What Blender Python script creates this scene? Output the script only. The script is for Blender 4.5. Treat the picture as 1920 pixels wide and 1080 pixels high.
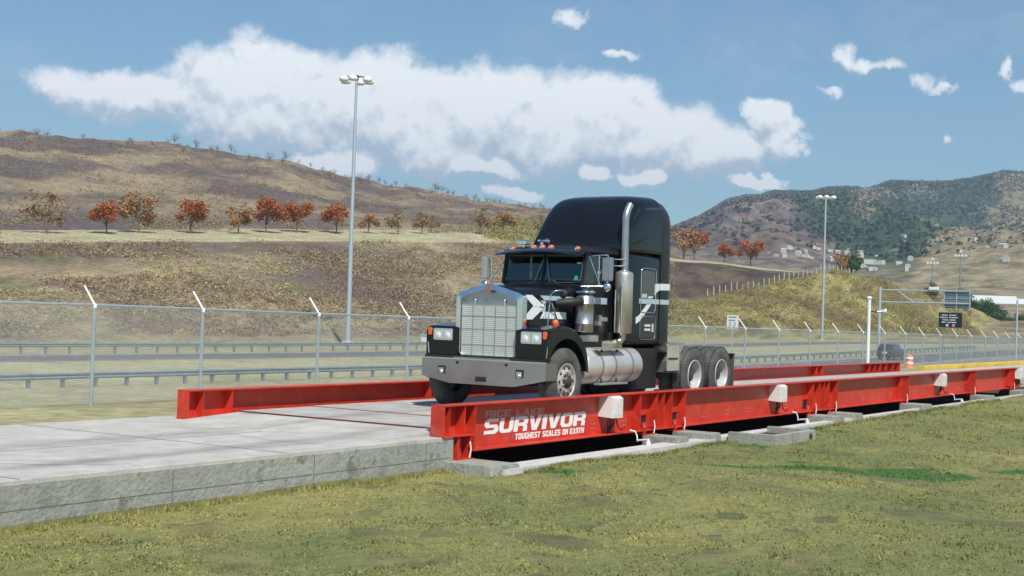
import bpy, bmesh, math, random
import numpy as np
from mathutils import Vector, Matrix, noise
random.seed(7)
R = math.radians
SC = bpy.context.scene
for o in list(bpy.data.objects): bpy.data.objects.remove(o)
COL = SC.collection

# ------------------------------------------------------------------ camera
cam = bpy.data.cameras.new('camera'); camo = bpy.data.objects.new('camera', cam); COL.objects.link(camo)
FPX = 2602.0
vx = Vector((2626-960, -(642-540), -FPX)).normalized()
vy = Vector((-3100-960, -(457-540), -FPX)); vy = (vy - vx*vy.dot(vx)).normalized()
vz = vx.cross(vy)
camo.matrix_world = Matrix(((vx.x, vx.y, vx.z, 0), (vy.x, vy.y, vy.z, 0), (vz.x, vz.y, vz.z, 1.59), (0, 0, 0, 1)))
cam.sensor_width = 36; cam.lens = 36*FPX/1920; cam.clip_start = .1; cam.clip_end = 20000
SC.camera = camo
SC.render.resolution_x = 1024; SC.render.resolution_y = 576
# ------------------------------------------------------------------ light
SUN_DIR = Vector((-.40, -.47, .79)).normalized()
sun = bpy.data.lights.new('sun', 'SUN'); sun.energy = 5.0; sun.angle = R(.5); sun.color = (1, .955, .88)
suno = bpy.data.objects.new('sun', sun); COL.objects.link(suno)
suno.rotation_euler = SUN_DIR.to_track_quat('Z', 'Y').to_euler()
SC.view_settings.view_transform = 'Standard'; SC.view_settings.look = 'None'
SC.view_settings.exposure = 0.1; SC.view_settings.gamma = 1
W = bpy.data.worlds.new('World'); SC.world = W; W.use_nodes = True

def world():
    nt = W.node_tree; nt.nodes.clear(); N = nt.nodes.new; L = nt.links.new
    out = N('ShaderNodeOutputWorld'); bg = N('ShaderNodeBackground'); L(bg.outputs[0], out.inputs[0])
    sky = N('ShaderNodeTexSky'); sky.sky_type = 'NISHITA'; sky.sun_disc = False
    sky.sun_elevation = math.asin(SUN_DIR.z); sky.sun_rotation = math.atan2(SUN_DIR.x, SUN_DIR.y)
    sky.altitude = 600; sky.air_density = 1.1; sky.dust_density = .3; sky.ozone_density = 3
    tc = N('ShaderNodeTexCoord'); sep = N('ShaderNodeSeparateXYZ'); L(tc.outputs['Generated'], sep.inputs[0])
    def m(op, a, b=None, c=None, clamp=False):
        n = N('ShaderNodeMath'); n.operation = op; n.use_clamp = clamp
        for i, v in enumerate((a, b, c)):
            if v is None: continue
            if isinstance(v, (int, float)): n.inputs[i].default_value = v
            else: L(v, n.inputs[i])
        return n.outputs[0]
    az = m('MULTIPLY', m('ARCTAN2', sep.outputs[1], sep.outputs[0]), 180/math.pi)
    el = m('MULTIPLY', m('ARCSINE', sep.outputs[2]), 180/math.pi)
    def noi(vec, scale, det, rough=.6):
        n = N('ShaderNodeTexNoise'); n.inputs['Scale'].default_value = scale; n.inputs['Detail'].default_value = det
        n.inputs['Roughness'].default_value = rough; L(vec, n.inputs['Vector']); return n
    big = [(29.81,8.1,3.3,2.0),(32.91,8.5,2.6,1.9),(26.94,7.6,2.9,1.65),(24.3,7.0,2.4,1.25),(22.6,8.3,.95,.95),(21.9,7.4,.95,.8),(34.66,8.3,3.0,2.3),(31.4,7.5,3.2,1.8),(36.5,6.9,2.6,1.3),(37.5,7.6,3.4,1.5),
           (34.6,6.0,2.6,.55),(39.9,5.9,2.0,.7),(38.6,8.3,4.2,2.3),(42.9,8.4,4.4,2.3),(48.6,8.2,3.2,1.2),
           (23.2,5.55,1.15,.45),(22.2,5.85,.55,.5),(29.3,5.85,.9,.55),(27.2,6.0,1.2,.38),(32.9,4.85,1.2,.45)]
    small = [(18.95,10.8,.62,.5),(18.0,10.45,1.0,.28),(16.6,9.7,.6,.36),(16.1,9.5,.6,.2),(13.3,9.9,.32,.45),(12.95,9.2,.3,.4),(15.5,7.8,.3,.26),(19.9,9.45,.5,.28),(30.81,12.0,1.0,.42),(28.6,11.0,.6,.25)]
    rr = random.Random(3)
    for _ in range(12): big.append((rr.uniform(-175, 2), rr.uniform(8, 38), rr.uniform(4, 10), rr.uniform(2, 4)))
    def field(lst, ax, ex):
        acc = None
        for a, e, rx, ry in lst:
            dx = m('MULTIPLY', m('SUBTRACT', ax, a), 1/rx); dy = m('MULTIPLY', m('SUBTRACT', ex, e), 1/ry)
            d = m('SUBTRACT', 1.0, m('ADD', m('MULTIPLY', dx, dx), m('MULTIPLY', dy, dy)))
            acc = d if acc is None else m('SMOOTH_MAX', acc, d, .35)
        return acc
    def density(off):
        mp = N('ShaderNodeVectorMath'); mp.operation = 'ADD'; L(tc.outputs['Generated'], mp.inputs[0]); mp.inputs[1].default_value = (0, 0, math.sin(R(off)))
        v = mp.outputs[0]; e_ = m('ADD', el, off)
        n1 = noi(v, 17, 9, .60); n2 = noi(v, 60, 7, .62)
        sc_ = N('ShaderNodeSeparateXYZ'); L(n1.outputs['Color'], sc_.inputs[0])
        azw = m('ADD', az, m('MULTIPLY', m('SUBTRACT', sc_.outputs[0], .5), 4.0)); elw = m('ADD', e_, m('MULTIPLY', m('SUBTRACT', sc_.outputs[1], .5), 3.2))
        fs = m('SUBTRACT', m('MULTIPLY', field(small, azw, elw), .5), .14)
        f = m('MAXIMUM', field(big, azw, elw), fs)
        return m('ADD', f, m('MULTIPLY', m('SUBTRACT', n2.outputs[0], .5), 1.0))
    f0 = density(0); f1 = density(.55)
    mr = N('ShaderNodeMapRange'); mr.interpolation_type = 'SMOOTHSTEP'; L(f0, mr.inputs[0]); mr.inputs[1].default_value = -.30; mr.inputs[2].default_value = .50
    n3 = noi(tc.outputs['Generated'], 9, 6, .55); veil = m('MULTIPLY', m('SUBTRACT', n3.outputs[0], .48, None, True), 1.1, None, True)
    alpha = m('MAXIMUM', m('MULTIPLY', mr.outputs[0], .97), m('MULTIPLY', veil, .4))
    lit = m('ADD', m('MULTIPLY', m('SUBTRACT', f0, f1), 1.0), m('ADD', m('MULTIPLY', f0, .30), .42), None, True)
    cr = N('ShaderNodeValToRGB'); L(lit, cr.inputs[0]); cr.color_ramp.elements[0].position = .18; cr.color_ramp.elements[0].color = (5.2, 6.1, 7.4, 1)
    cr.color_ramp.elements[1].position = .76; cr.color_ramp.elements[1].color = (11.0, 11.2, 11.4, 1)
    tint = N('ShaderNodeMix'); tint.data_type = 'RGBA'; tint.blend_type = 'MULTIPLY'; tint.inputs[0].default_value = 1
    L(sky.outputs[0], tint.inputs[6]); tint.inputs[7].default_value = SKYTINT
    mix = N('ShaderNodeMix'); mix.data_type = 'RGBA'; L(alpha, mix.inputs[0]); L(tint.outputs[2], mix.inputs[6]); L(cr.outputs[0], mix.inputs[7])
    L(mix.outputs[2], bg.inputs[0]); bg.inputs[1].default_value = .096
SKYTINT = (.74, .95, 1.0, 1)
world()

# ------------------------------------------------------------------ materials
MATS = {}
def mat(name, col, rough=.6, metal=0, var=0, vscale=5, bump=0, bscale=20, coat=0, spec=.5, col2=None, attr=None, emit=None, alpha=None, stretch=None, streak=None):
    """procedural paint: base colour broken by object-space noise; optional second colour, vertex colour attribute, bump"""
    if name in MATS: return MATS[name]
    M = bpy.data.materials.new(name); M.use_nodes = True; nt = M.node_tree; N = nt.nodes.new; L = nt.links.new
    b = nt.nodes['Principled BSDF']
    b.inputs['Roughness'].default_value = rough; b.inputs['Metallic'].default_value = metal
    b.inputs['Coat Weight'].default_value = coat; b.inputs['Coat Roughness'].default_value = .06
    b.inputs['Specular IOR Level'].default_value = spec
    c = (*col, 1)
    tc = N('ShaderNodeTexCoord'); vec = tc.outputs['Object']
    if stretch:
        mp = N('ShaderNodeMapping'); mp.inputs['Scale'].default_value = stretch; L(vec, mp.inputs[0]); vec = mp.outputs[0]
    def noi(s, d=6, r=.6):
        n = N('ShaderNodeTexNoise'); n.inputs['Scale'].default_value = s; n.inputs['Detail'].default_value = d; n.inputs['Roughness'].default_value = r
        L(vec, n.inputs['Vector']); return n
    cur = None
    if attr:
        a = N('ShaderNodeAttribute'); a.attribute_name = attr; cur = a.outputs['Color']
    if var or col2:
        n = noi(vscale); cr = N('ShaderNodeValToRGB'); L(n.outputs[0], cr.inputs[0])
        cr.color_ramp.elements[0].position = .34; cr.color_ramp.elements[1].position = .66
        if attr:
            lo, hi = 1-var, 1+var
            cr.color_ramp.elements[0].color = (lo, lo, lo, 1); cr.color_ramp.elements[1].color = (hi, hi, hi, 1)
            mx = N('ShaderNodeMix'); mx.data_type = 'RGBA'; mx.blend_type = 'MULTIPLY'; mx.inputs[0].default_value = 1
            L(cur, mx.inputs[6]); L(cr.outputs[0], mx.inputs[7]); cur = mx.outputs[2]
        else:
            d = col2 or tuple(min(1, x*(1+var)) for x in col); e = col if col2 else tuple(x*(1-var) for x in col)
            cr.color_ramp.elements[0].color = (*e, 1); cr.color_ramp.elements[1].color = (*d, 1); cur = cr.outputs[0]
        n3 = noi(vscale*.18, 3); m3 = N('ShaderNodeMapRange'); L(n3.outputs[0], m3.inputs[0]); m3.inputs[1].default_value = .3; m3.inputs[2].default_value = .7
        m3.inputs[3].default_value = 1-var*.5; m3.inputs[4].default_value = 1+var*.4
        mx = N('ShaderNodeMix'); mx.data_type = 'RGBA'; mx.blend_type = 'MULTIPLY'; mx.inputs[0].default_value = 1
        L(cur, mx.inputs[6]); L(m3.outputs[0], mx.inputs[7]); cur = mx.outputs[2]
        rr = N('ShaderNodeMapRange'); L(n.outputs[0], rr.inputs[0]); rr.inputs[3].default_value = max(.02, rough-.1); rr.inputs[4].default_value = min(1, rough+.12)
        L(rr.outputs[0], b.inputs['Roughness'])
    if streak:                                            # dust or rust that lies on the piece itself
        sc, thr, scol = streak
        n = noi(sc, 8, .7); m2 = N('ShaderNodeMapRange'); m2.interpolation_type = 'SMOOTHSTEP'; L(n.outputs[0], m2.inputs[0]); m2.inputs[1].default_value = thr; m2.inputs[2].default_value = thr+.16
        mx = N('ShaderNodeMix'); mx.data_type = 'RGBA'; L(m2.outputs[0], mx.inputs[0])
        if cur is None: mx.inputs[6].default_value = c
        else: L(cur, mx.inputs[6])
        mx.inputs[7].default_value = (*scol, 1); cur = mx.outputs[2]
    if cur is None: b.inputs['Base Color'].default_value = c
    else: L(cur, b.inputs['Base Color'])
    if bump:
        n = noi(bscale, 8); bp = N('ShaderNodeBump'); bp.inputs['Strength'].default_value = 1; bp.inputs['Distance'].default_value = bump; L(n.outputs[0], bp.inputs['Height']); L(bp.outputs[0], b.inputs['Normal'])
    if emit: b.inputs['Emission Color'].default_value = (*emit[:3], 1); b.inputs['Emission Strength'].default_value = emit[3]
    MATS[name] = M; return M

def glass(name, tint, refl=.12):
    M = bpy.data.materials.new(name); M.use_nodes = True; nt = M.node_tree; N = nt.nodes.new; L = nt.links.new
    nt.nodes.remove(nt.nodes['Principled BSDF']); out = nt.nodes['Material Output']
    t = N('ShaderNodeBsdfTransparent'); t.inputs[0].default_value = (*tint, 1)
    g = N('ShaderNodeBsdfGlossy'); g.inputs['Roughness'].default_value = .03; g.inputs[0].default_value = (.9, .95, .95, 1)
    fr = N('ShaderNodeFresnel'); fr.inputs[0].default_value = 1.5
    ad = N('ShaderNodeMath'); ad.operation = 'ADD'; ad.use_clamp = True; L(fr.outputs[0], ad.inputs[0]); ad.inputs[1].default_value = refl
    mx = N('ShaderNodeMixShader'); L(ad.outputs[0], mx.inputs[0]); L(t.outputs[0], mx.inputs[1]); L(g.outputs[0], mx.inputs[2]); L(mx.outputs[0], out.inputs[0])
    return M

RED = mat('red_girder_paint', (.54, .037, .018), .40, var=.16, vscale=3, streak=(4, .55, (.42, .11, .075)), bump=.0015, bscale=25, spec=.4, coat=.05)
REDD = mat('darker_red_paint', (.33, .02, .018), .5, var=.2, vscale=4)
CONC = mat('concrete', (.46, .435, .39), .85, var=.18, vscale=4, bump=.01, bscale=30, streak=(2.2, .58, (.33, .31, .275)))
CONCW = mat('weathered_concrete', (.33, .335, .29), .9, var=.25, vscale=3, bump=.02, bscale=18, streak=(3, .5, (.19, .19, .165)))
CONCP = mat('pale_concrete', (.55, .54, .51), .85, var=.12, vscale=6, bump=.006, bscale=40)
ASPH = mat('asphalt', (.12, .12, .118), .85, var=.18, vscale=1.5)
SHOULD = mat('shoulder_concrete', (.32, .31, .285), .9, var=.14, vscale=2)
LINEP = mat('road_paint', (.6, .6, .57), .6, var=.1, vscale=6)
YEL = mat('yellow_kerb_paint', (.62, .43, .07), .6, var=.15, vscale=3, streak=(5, .66, (.4, .33, .16)))
GALV = mat('galvanised_steel', (.52, .57, .6), .42, metal=.55, var=.1, vscale=12)
GALVR = mat('weathered_guardrail_steel', (.27, .32, .35), .5, metal=.5, var=.15, vscale=3)
POSTG = mat('guardrail_post_steel', (.25, .29, .32), .55, metal=.4, var=.1, vscale=6)
WHITEP = mat('white_paint', (.78, .78, .76), .4, var=.05, vscale=5)
BOXW = mat('junction_box_plastic', (.68, .67, .63), .45, var=.06, vscale=6, streak=(7, .68, (.5, .48, .42)))
PAINT = mat('black_truck_paint', (.007, .008, .012), .2, var=.15, vscale=2, spec=.3, coat=.35, streak=(3.5, .6, (.022, .022, .023)))
PAINTD = mat('dusty_black_paint', (.014, .014, .017), .38, var=.25, vscale=2.5, spec=.3, coat=.15, streak=(2.5, .55, (.032, .031, .030)))
CHROME = mat('chrome', (.78, .8, .82), .1, metal=1, var=.05, vscale=3)
STEELD = mat('dull_steel', (.45, .45, .47), .33, metal=.85, var=.12, vscale=3, streak=(4, .6, (.34, .33, .33)))
BUMP = mat('brushed_bumper_steel', (.45, .43, .45), .24, metal=.95, var=.06, vscale=2)
ALU = mat('worn_aluminium', (.55, .53, .48), .36, metal=.75, var=.12, vscale=3, streak=(5, .55, (.42, .38, .3)))
TANKM = mat('polished_tank_aluminium', (.66, .65, .62), .36, metal=.5, var=.12, vscale=2, streak=(3, .62, (.4, .35, .27)))
WHEELM = mat('dusty_wheel_steel', (.50, .49, .43), .5, metal=.35, var=.15, vscale=9, streak=(14, .56, (.3, .28, .22)))
RIMW = mat('pale_rim_steel', (.5, .53, .53), .45, metal=.2, var=.1, vscale=7)
TYRE = mat('tyre_rubber', (.075, .074, .072), .85, var=.25, vscale=6, bump=.003, bscale=60, streak=(3, .5, (.12, .115, .10)))
RUB = mat('black_rubber', (.018, .018, .018), .6)
DARK = mat('chassis_black', (.014, .014, .014), .6, var=.3, vscale=6)
GRIL = mat('grille_screen', (.72, .74, .69), .5, metal=.1, var=.06, vscale=8)
AMBER = mat('amber_lens', (.75, .13, .03), .25, coat=.4)
LAMPG = mat('headlight_glass', (.72, .75, .78), .08, metal=.55, coat=.5)
STRIPE = mat('pale_stripe_paint', (.42, .5, .56), .3, coat=.3, var=.06, vscale=5)
WSTRIPE = mat('white_stripe_paint', (.72, .76, .78), .3, coat=.3, var=.04, vscale=5)
PIPEM = mat('heat_stained_pipe', (.5, .45, .36), .3, metal=.85, var=.2, vscale=5)
WINDG = glass('windscreen_glass', (.36, .5, .5), .05)
SIDEG = glass('side_window_glass', (.3, .36, .36), .05)
SEAT = mat('seat_vinyl', (.07, .07, .075), .6, var=.15, vscale=8)
TEALST = mat('teal_sticker', (.02, .45, .3), .5)
SIGNB = mat('dark_sign_face', (.012, .018, .026), .45)
SIGNG = mat('blue_grey_sign_back', (.16, .22, .25), .5, metal=.3, var=.15, vscale=3)
SIGNW = mat('white_sign_face', (.72, .73, .71), .5)
SIGNK = mat('sign_lettering_dark', (.05, .09, .12), .5)
ORANGE = mat('barrel_orange', (.72, .18, .07), .55)
WOOD = mat('weathered_wood_post', (.42, .40, .32), .9, var=.2, vscale=5)
CARP = mat('dark_car_paint', (.008, .012, .018), .35, coat=.2, spec=.3)
CARG = mat('dark_car_glass', (.01, .014, .016), .08, coat=.6)
TAILR = mat('tail_lamp_red', (.35, .02, .02), .3)
RUST = mat('rusty_steel', (.20, .09, .05), .8, var=.3, vscale=8)
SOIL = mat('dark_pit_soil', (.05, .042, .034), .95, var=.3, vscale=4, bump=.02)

# ------------------------------------------------------------------ mesh builder
class MB:
    def __init__(s): s.v = []; s.f = []; s.sm = []; s.mi = []; s.cur = 0
    def add(s, vs, fs, smooth=False):
        o = len(s.v); s.v += [tuple(p) for p in vs]
        for f in fs: s.f.append(tuple(i+o for i in f)); s.sm.append(smooth); s.mi.append(s.cur)
        return s
    def box(s, x0, x1, y0, y1, z0, z1, b=0):
        if b <= 0:
            vs = [(x, y, z) for z in (z0, z1) for y in (y0, y1) for x in (x0, x1)]
            return s.add(vs, [(0, 2, 3, 1), (4, 5, 7, 6), (0, 1, 5, 4), (2, 6, 7, 3), (0, 4, 6, 2), (1, 3, 7, 5)])
        bm = bmesh.new(); bmesh.ops.create_cube(bm, size=1)
        for v in bm.verts: v.co = Vector(((x0+x1)/2+v.co.x*(x1-x0), (y0+y1)/2+v.co.y*(y1-y0), (z0+z1)/2+v.co.z*(z1-z0)))
        bmesh.ops.bevel(bm, geom=bm.edges[:], offset=b, segments=2, profile=.6, affect='EDGES')
        bm.verts.index_update(); s.add([v.co[:] for v in bm.verts], [tuple(v.index for v in f.verts) for f in bm.faces], False); bm.free(); return s
    def tube(s, pts, r, n=10, caps=True, smooth=True):
        pts = [Vector(p) for p in pts]; rings = []
        rs = r if isinstance(r, (list, tuple)) else [r]*len(pts)
        up = None
        for i, p in enumerate(pts):
            a = pts[max(0, i-1)]; b = pts[min(len(pts)-1, i+1)]; t = (b-a).normalized()
            if up is None: up = Vector((0, 0, 1)) if abs(t.z) < .9 else Vector((1, 0, 0))
            u = (up - t*up.dot(t)).normalized(); w = t.cross(u); up = u
            rings.append([p + (u*math.cos(k*2*math.pi/n) + w*math.sin(k*2*math.pi/n))*rs[i] for k in range(n)])
        return s.loft(rings, caps, smooth)
    def loft(s, rings, caps=True, smooth=True, closed=True):
        n = len(rings[0]); vs = [p for r in rings for p in r]; fs = []
        for i in range(len(rings)-1):
            for k in range(n if closed else n-1):
                a = i*n+k; b = i*n+(k+1) % n; fs.append((a, b, b+n, a+n))
        s.add(vs, fs, smooth)
        if caps:
            s.add(rings[0], [tuple(range(n-1, -1, -1))]); s.add(rings[-1], [tuple(range(n))])
        return s
    def prism(s, poly, axis, a, b, smooth=False):
        """poly: 2D points; axis 'x','y' or 'z' is the extrusion axis"""
        def P(u, w, t): return {'x': (t, u, w), 'y': (u, t, w), 'z': (u, w, t)}[axis]
        n = len(poly); vs = [P(u, w, a) for u, w in poly] + [P(u, w, b) for u, w in poly]
        fs = [(i, (i+1) % n, (i+1) % n+n, i+n) for i in range(n)]
        s.add(vs, fs, smooth); s.add(vs, [tuple(range(n-1, -1, -1)), tuple(range(n, 2*n))]); return s
    def lathe(s, prof, c, axis='z', n=32, smooth=True, caps=True):
        rings = []
        for h, r in prof:
            ring = []
            for k in range(n):
                a = 2*math.pi*k/n; u, w = r*math.cos(a), r*math.sin(a)
                ring.append({'z': (c[0]+u, c[1]+w, c[2]+h), 'y': (c[0]+u, c[1]+h, c[2]+w), 'x': (c[0]+h, c[1]+u, c[2]+w)}[axis])
            rings.append(ring)
        return s.loft(rings, caps, smooth)
    def build(s, name, m, parent=None, label=None, fix=True):
        me = bpy.data.meshes.new(name); me.from_pydata(s.v, [], s.f)
        ms = m if isinstance(m, (list, tuple)) else [m]
        for x in ms: me.materials.append(x)
        me.polygons.foreach_set('use_smooth', s.sm); me.polygons.foreach_set('material_index', s.mi)
        if fix:
            bm = bmesh.new(); bm.from_mesh(me); bmesh.ops.recalc_face_normals(bm, faces=bm.faces); bm.to_mesh(me); bm.free()
        o = bpy.data.objects.new(name, me); COL.objects.link(o)
        if parent: o.parent = parent; o.matrix_parent_inverse = parent.matrix_basis.inverted()
        if label: o['label'] = label
        return o
def rpoly(pts, r, seg=4):
    out = []; n = len(pts)
    for i in range(n):
        p = Vector(pts[i]); a = Vector(pts[i-1]); b = Vector(pts[(i+1) % n])
        ra = min(r, (a-p).length*.45, (b-p).length*.45)
        p1 = p+(a-p).normalized()*ra; p2 = p+(b-p).normalized()*ra
        for k in range(seg+1):
            t = k/seg; out.append(tuple(p1*(1-t)**2 + p*2*t*(1-t) + p2*t*t))
    return out
def empty(name, loc=(0, 0, 0), rz=0):
    o = bpy.data.objects.new(name, None); o.location = loc; o.rotation_euler.z = rz; o.empty_display_size = .3; COL.objects.link(o)
    o.matrix_basis  # make sure the basis exists
    return o
def tag(o, label=None, cat=None, group=None, kind=None):
    for k, v in (('label', label), ('category', cat), ('group', group), ('kind', kind)):
        if v: o[k] = v
    return o
def thing(name, loc, label, cat, group=None, rz=0): return tag(empty(name, loc, rz), label, cat, group)
def kids(o): return [c for c in bpy.data.objects if c.parent == o]
def copy_tree(o, parent=None):
    c = o.copy(); COL.objects.link(c); c.parent = parent
    for ch in kids(o): copy_tree(ch, c)
    return c
def ss(a, b, x):
    t = min(max((x-a)/(b-a), 0), 1); return t*t*(3-2*t)
def lerp_tab(tab, x):
    if x <= tab[0][0]: return tab[0][1]
    for (a, p), (b, q) in zip(tab, tab[1:]):
        if x <= b: return p+(q-p)*(x-a)/(b-a)
    return tab[-1][1]
def fbm(x, y, z=0, o=4): return noise.fractal(Vector((x, y, z)), 1.0, 2.0, o)
def setcol(me, cols, name='cover'):
    a = me.color_attributes.new(name, 'FLOAT_COLOR', 'POINT'); arr = np.ones((len(cols), 4), dtype=np.float32); arr[:, :3] = cols; a.data.foreach_set('color', arr.ravel())
def mixc(a, b, t): return tuple(p+(q-p)*t for p, q in zip(a, b))

# ------------------------------------------------------------------ ground
LAWN = -.76
def road_g(X): return -2.5 + 1.0*ss(90, 230, X)
def gz(X, Y):
    pit = 16.87 < X < 53.2
    if Y < (11.3 if X > 16.87 else 11.74): return LAWN + .06*fbm(X*.25, Y*.25) + .02*fbm(X*1.1, Y*1.1)
    if Y < 16.25: return -1.12 if pit else -.5
    if Y < 21.5: return -.42
    zr = road_g(X)
    t = (Y-21.5)/19.0
    return -.42+(zr+.42)*t if t < 1 else zr
MG = mat('lawn_and_verge', (.2, .2, .1), .95, attr='cover', var=.3, vscale=2.2, bump=.03, bscale=14)
def build_ground():
    xs = sorted(set([-400, -250, -150, -90, -60, -40, -30] + [x for x in np.arange(-22, 70, 1.0)] + [16.86, 16.88, 53.19, 53.21] + list(np.arange(70, 260, 6)) + list(np.arange(260, 760, 40))))
    ys = sorted(set([-400, -150, -60, -30, -15] + list(np.arange(-8, 11.1, .7)) + [11.25, 11.31, 11.73, 11.75, 12.5, 14, 16.0, 16.24, 16.26, 17, 18, 19.5, 21, 21.5, 24, 28, 32, 36, 40.5, 42, 44, 48, 52, 56, 60, 66, 72, 76, 80, 86, 90]))
    vs, cols = [], []
    for y in ys:
        for x in xs:
            vs.append((x, y, gz(x, y)))
            n = fbm(x*.22+5, y*.35, 0, 5); n2 = fbm(x*.9, y*.9, 3, 4)
            c = mixc((.105, .118, .043), (.19, .175, .065), min(1, max(0, .45+.8*n+.35*n2)))
            if y > 16: c = mixc((.26, .235, .13), (.36, .33, .17), min(1, max(0, .5+.8*n)))
            if y > 54 and y < 74: c = mixc((.30, .285, .15), (.40, .37, .2), min(1, max(0, .5+.8*n)))
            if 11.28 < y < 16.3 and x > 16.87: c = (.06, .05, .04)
            cols.append(c)
    nx = len(xs); fs = [(j*nx+i, j*nx+i+1, (j+1)*nx+i+1, (j+1)*nx+i) for j in range(len(ys)-1) for i in range(nx-1)]
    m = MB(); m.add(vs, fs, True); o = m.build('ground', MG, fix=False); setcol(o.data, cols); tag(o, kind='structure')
build_ground()

# lawn colours as patches in the shader of the lawn sheet: richer than the vertex colours close to the camera
LAWNM = bpy.data.materials.new('lawn_turf'); LAWNM.use_nodes = True
def lawn_nodes(M, blade=False):
    nt = M.node_tree; N = nt.nodes.new; L = nt.links.new; b = nt.nodes['Principled BSDF']; b.inputs['Roughness'].default_value = .9; b.inputs['Specular IOR Level'].default_value = .15
    g = N('ShaderNodeNewGeometry'); vec = g.outputs['Position']
    mp = N('ShaderNodeMapping'); L(vec, mp.inputs[0]); mp.inputs['Rotation'].default_value = (0, 0, R(-57)); mp.inputs['Scale'].default_value = (.55, 1.0, 1)
    def noi(s, d=6, r=.6, v=None):
        n = N('ShaderNodeTexNoise'); n.inputs['Scale'].default_value = s; n.inputs['Detail'].default_value = d; n.inputs['Roughness'].default_value = r; L(v or mp.outputs[0], n.inputs['Vector']); return n.outputs[0]
    def ramp(f, els):
        cr = N('ShaderNodeValToRGB'); L(f, cr.inputs[0]); e = cr.color_ramp.elements
        while len(e) < len(els): e.new(.5)
        for k, (p, c) in enumerate(els): e[k].position = p; e[k].color = (*c, 1)
        return cr.outputs[0]
    def mix(f, a, c, bt='MIX'):
        n = N('ShaderNodeMix'); n.data_type = 'RGBA'; n.blend_type = bt
        if isinstance(f, float): n.inputs[0].default_value = f
        else: L(f, n.inputs[0])
        for s_, v in ((6, a), (7, c)):
            if isinstance(v, tuple): n.inputs[s_].default_value = (*v, 1)
            else: L(v, n.inputs[s_])
        return n.outputs[2]
    base = ramp(noi(.42, 9, .68), [(.3, (.145, .172, .068)), (.5, (.21, .22, .09)), (.68, (.305, .282, .115))])
    fine = ramp(noi(9, 8, .7), [(.32, (.74, .76, .73)), (.68, (1.26, 1.23, 1.16))])
    c = mix(1.0, base, fine, 'MULTIPLY')
    dirt = ramp(noi(1.6, 9, .72), [(.66, (0, 0, 0)), (.78, (.8, .8, .8))])
    c = mix(dirt, c, mix(noi(5, 4), (.16, .125, .075), (.24, .2, .12)))
    # green tufted patches that grow in the lawn
    sp = N('ShaderNodeSeparateXYZ'); L(vec, sp.inputs[0])
    def m(op, a, b_=None, cl=False):
        n = N('ShaderNodeMath'); n.operation = op; n.use_clamp = cl
        for i, v in enumerate((a, b_)):
            if v is None: continue
            if isinstance(v, (int, float)): n.inputs[i].default_value = v
            else: L(v, n.inputs[i])
        return n.outputs[0]
    acc = None
    for (px, py, rx, ry, ang) in ((22.3, 6.6, 1.25, 1.0, -58), (21.9, 8.0, .9, .45, -58), (24.0, 5.2, .7, .4, -58), (21.0, 8.9, .9, .22, -58), (17.8, 10.45, .38, .5, -58), (24.5, 10.3, .45, .5, -30), (25.3, 10.5, .3, .4, -30), (17.2, 3.4, .4, .28, -58), (29.5, 10.7, .5, .9, 0), (22.6, 8.6, .2, .25, -50)):
        ca, sa = math.cos(R(ang)), math.sin(R(ang))
        dx = m('SUBTRACT', sp.outputs[0], px); dy = m('SUBTRACT', sp.outputs[1], py)
        u = m('MULTIPLY', m('ADD', m('MULTIPLY', dx, ca), m('MULTIPLY', dy, sa)), 1/rx); w = m('MULTIPLY', m('SUBTRACT', m('MULTIPLY', dy, ca), m('MULTIPLY', dx, sa)), 1/ry)
        d = m('SUBTRACT', 1, m('ADD', m('MULTIPLY', u, u), m('MULTIPLY', w, w)))
        acc = d if acc is None else m('MAXIMUM', acc, d)
    gm = m('MULTIPLY', m('ADD', m('ADD', acc, -.1), m('MULTIPLY', m('SUBTRACT', noi(3.5, 6, .7), .5), 3.2)), 2.2, True)
    c = mix(gm, c, mix(noi(12, 3), (.05, .12, .032), (.09, .18, .05)))
    if blade:
        oi = N('ShaderNodeAttribute'); oi.attribute_name = 'shade'; c = mix(1.0, c, oi.outputs['Color'], 'MULTIPLY')
    L(c, b.inputs['Base Color'])
    if not blade:
        bp = N('ShaderNodeBump'); bp.inputs['Distance'].default_value = .04; bp.inputs['Strength'].default_value = .9; L(noi(16, 8, .75), bp.inputs['Height']); L(bp.outputs[0], b.inputs['Normal'])
lawn_nodes(LAWNM)
def build_lawn():
    xs = np.array(sorted(list(np.arange(-25, 95.1, .5))+[16.86, 16.88])); ys = np.array(list(np.arange(-9.5, 10.8, .45))+[10.9, 11.2, 11.29, 11.73])
    vs = [(x, y, (gz(x, min(y, 11.29))+.006 if x < 16.87 or y < 11.3 else -1.3)) for y in ys for x in xs]; nx = len(xs)
    fs = [(j*nx+i, j*nx+i+1, (j+1)*nx+i+1, (j+1)*nx+i) for j in range(len(ys)-1) for i in range(nx-1)]
    m = MB(); m.add(vs, fs, True); o = m.build('lawn', LAWNM, fix=False); tag(o, kind='structure')
build_lawn()
BLADE = bpy.data.materials.new('grass_blade'); BLADE.use_nodes = True; lawn_nodes(BLADE, True)
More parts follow.
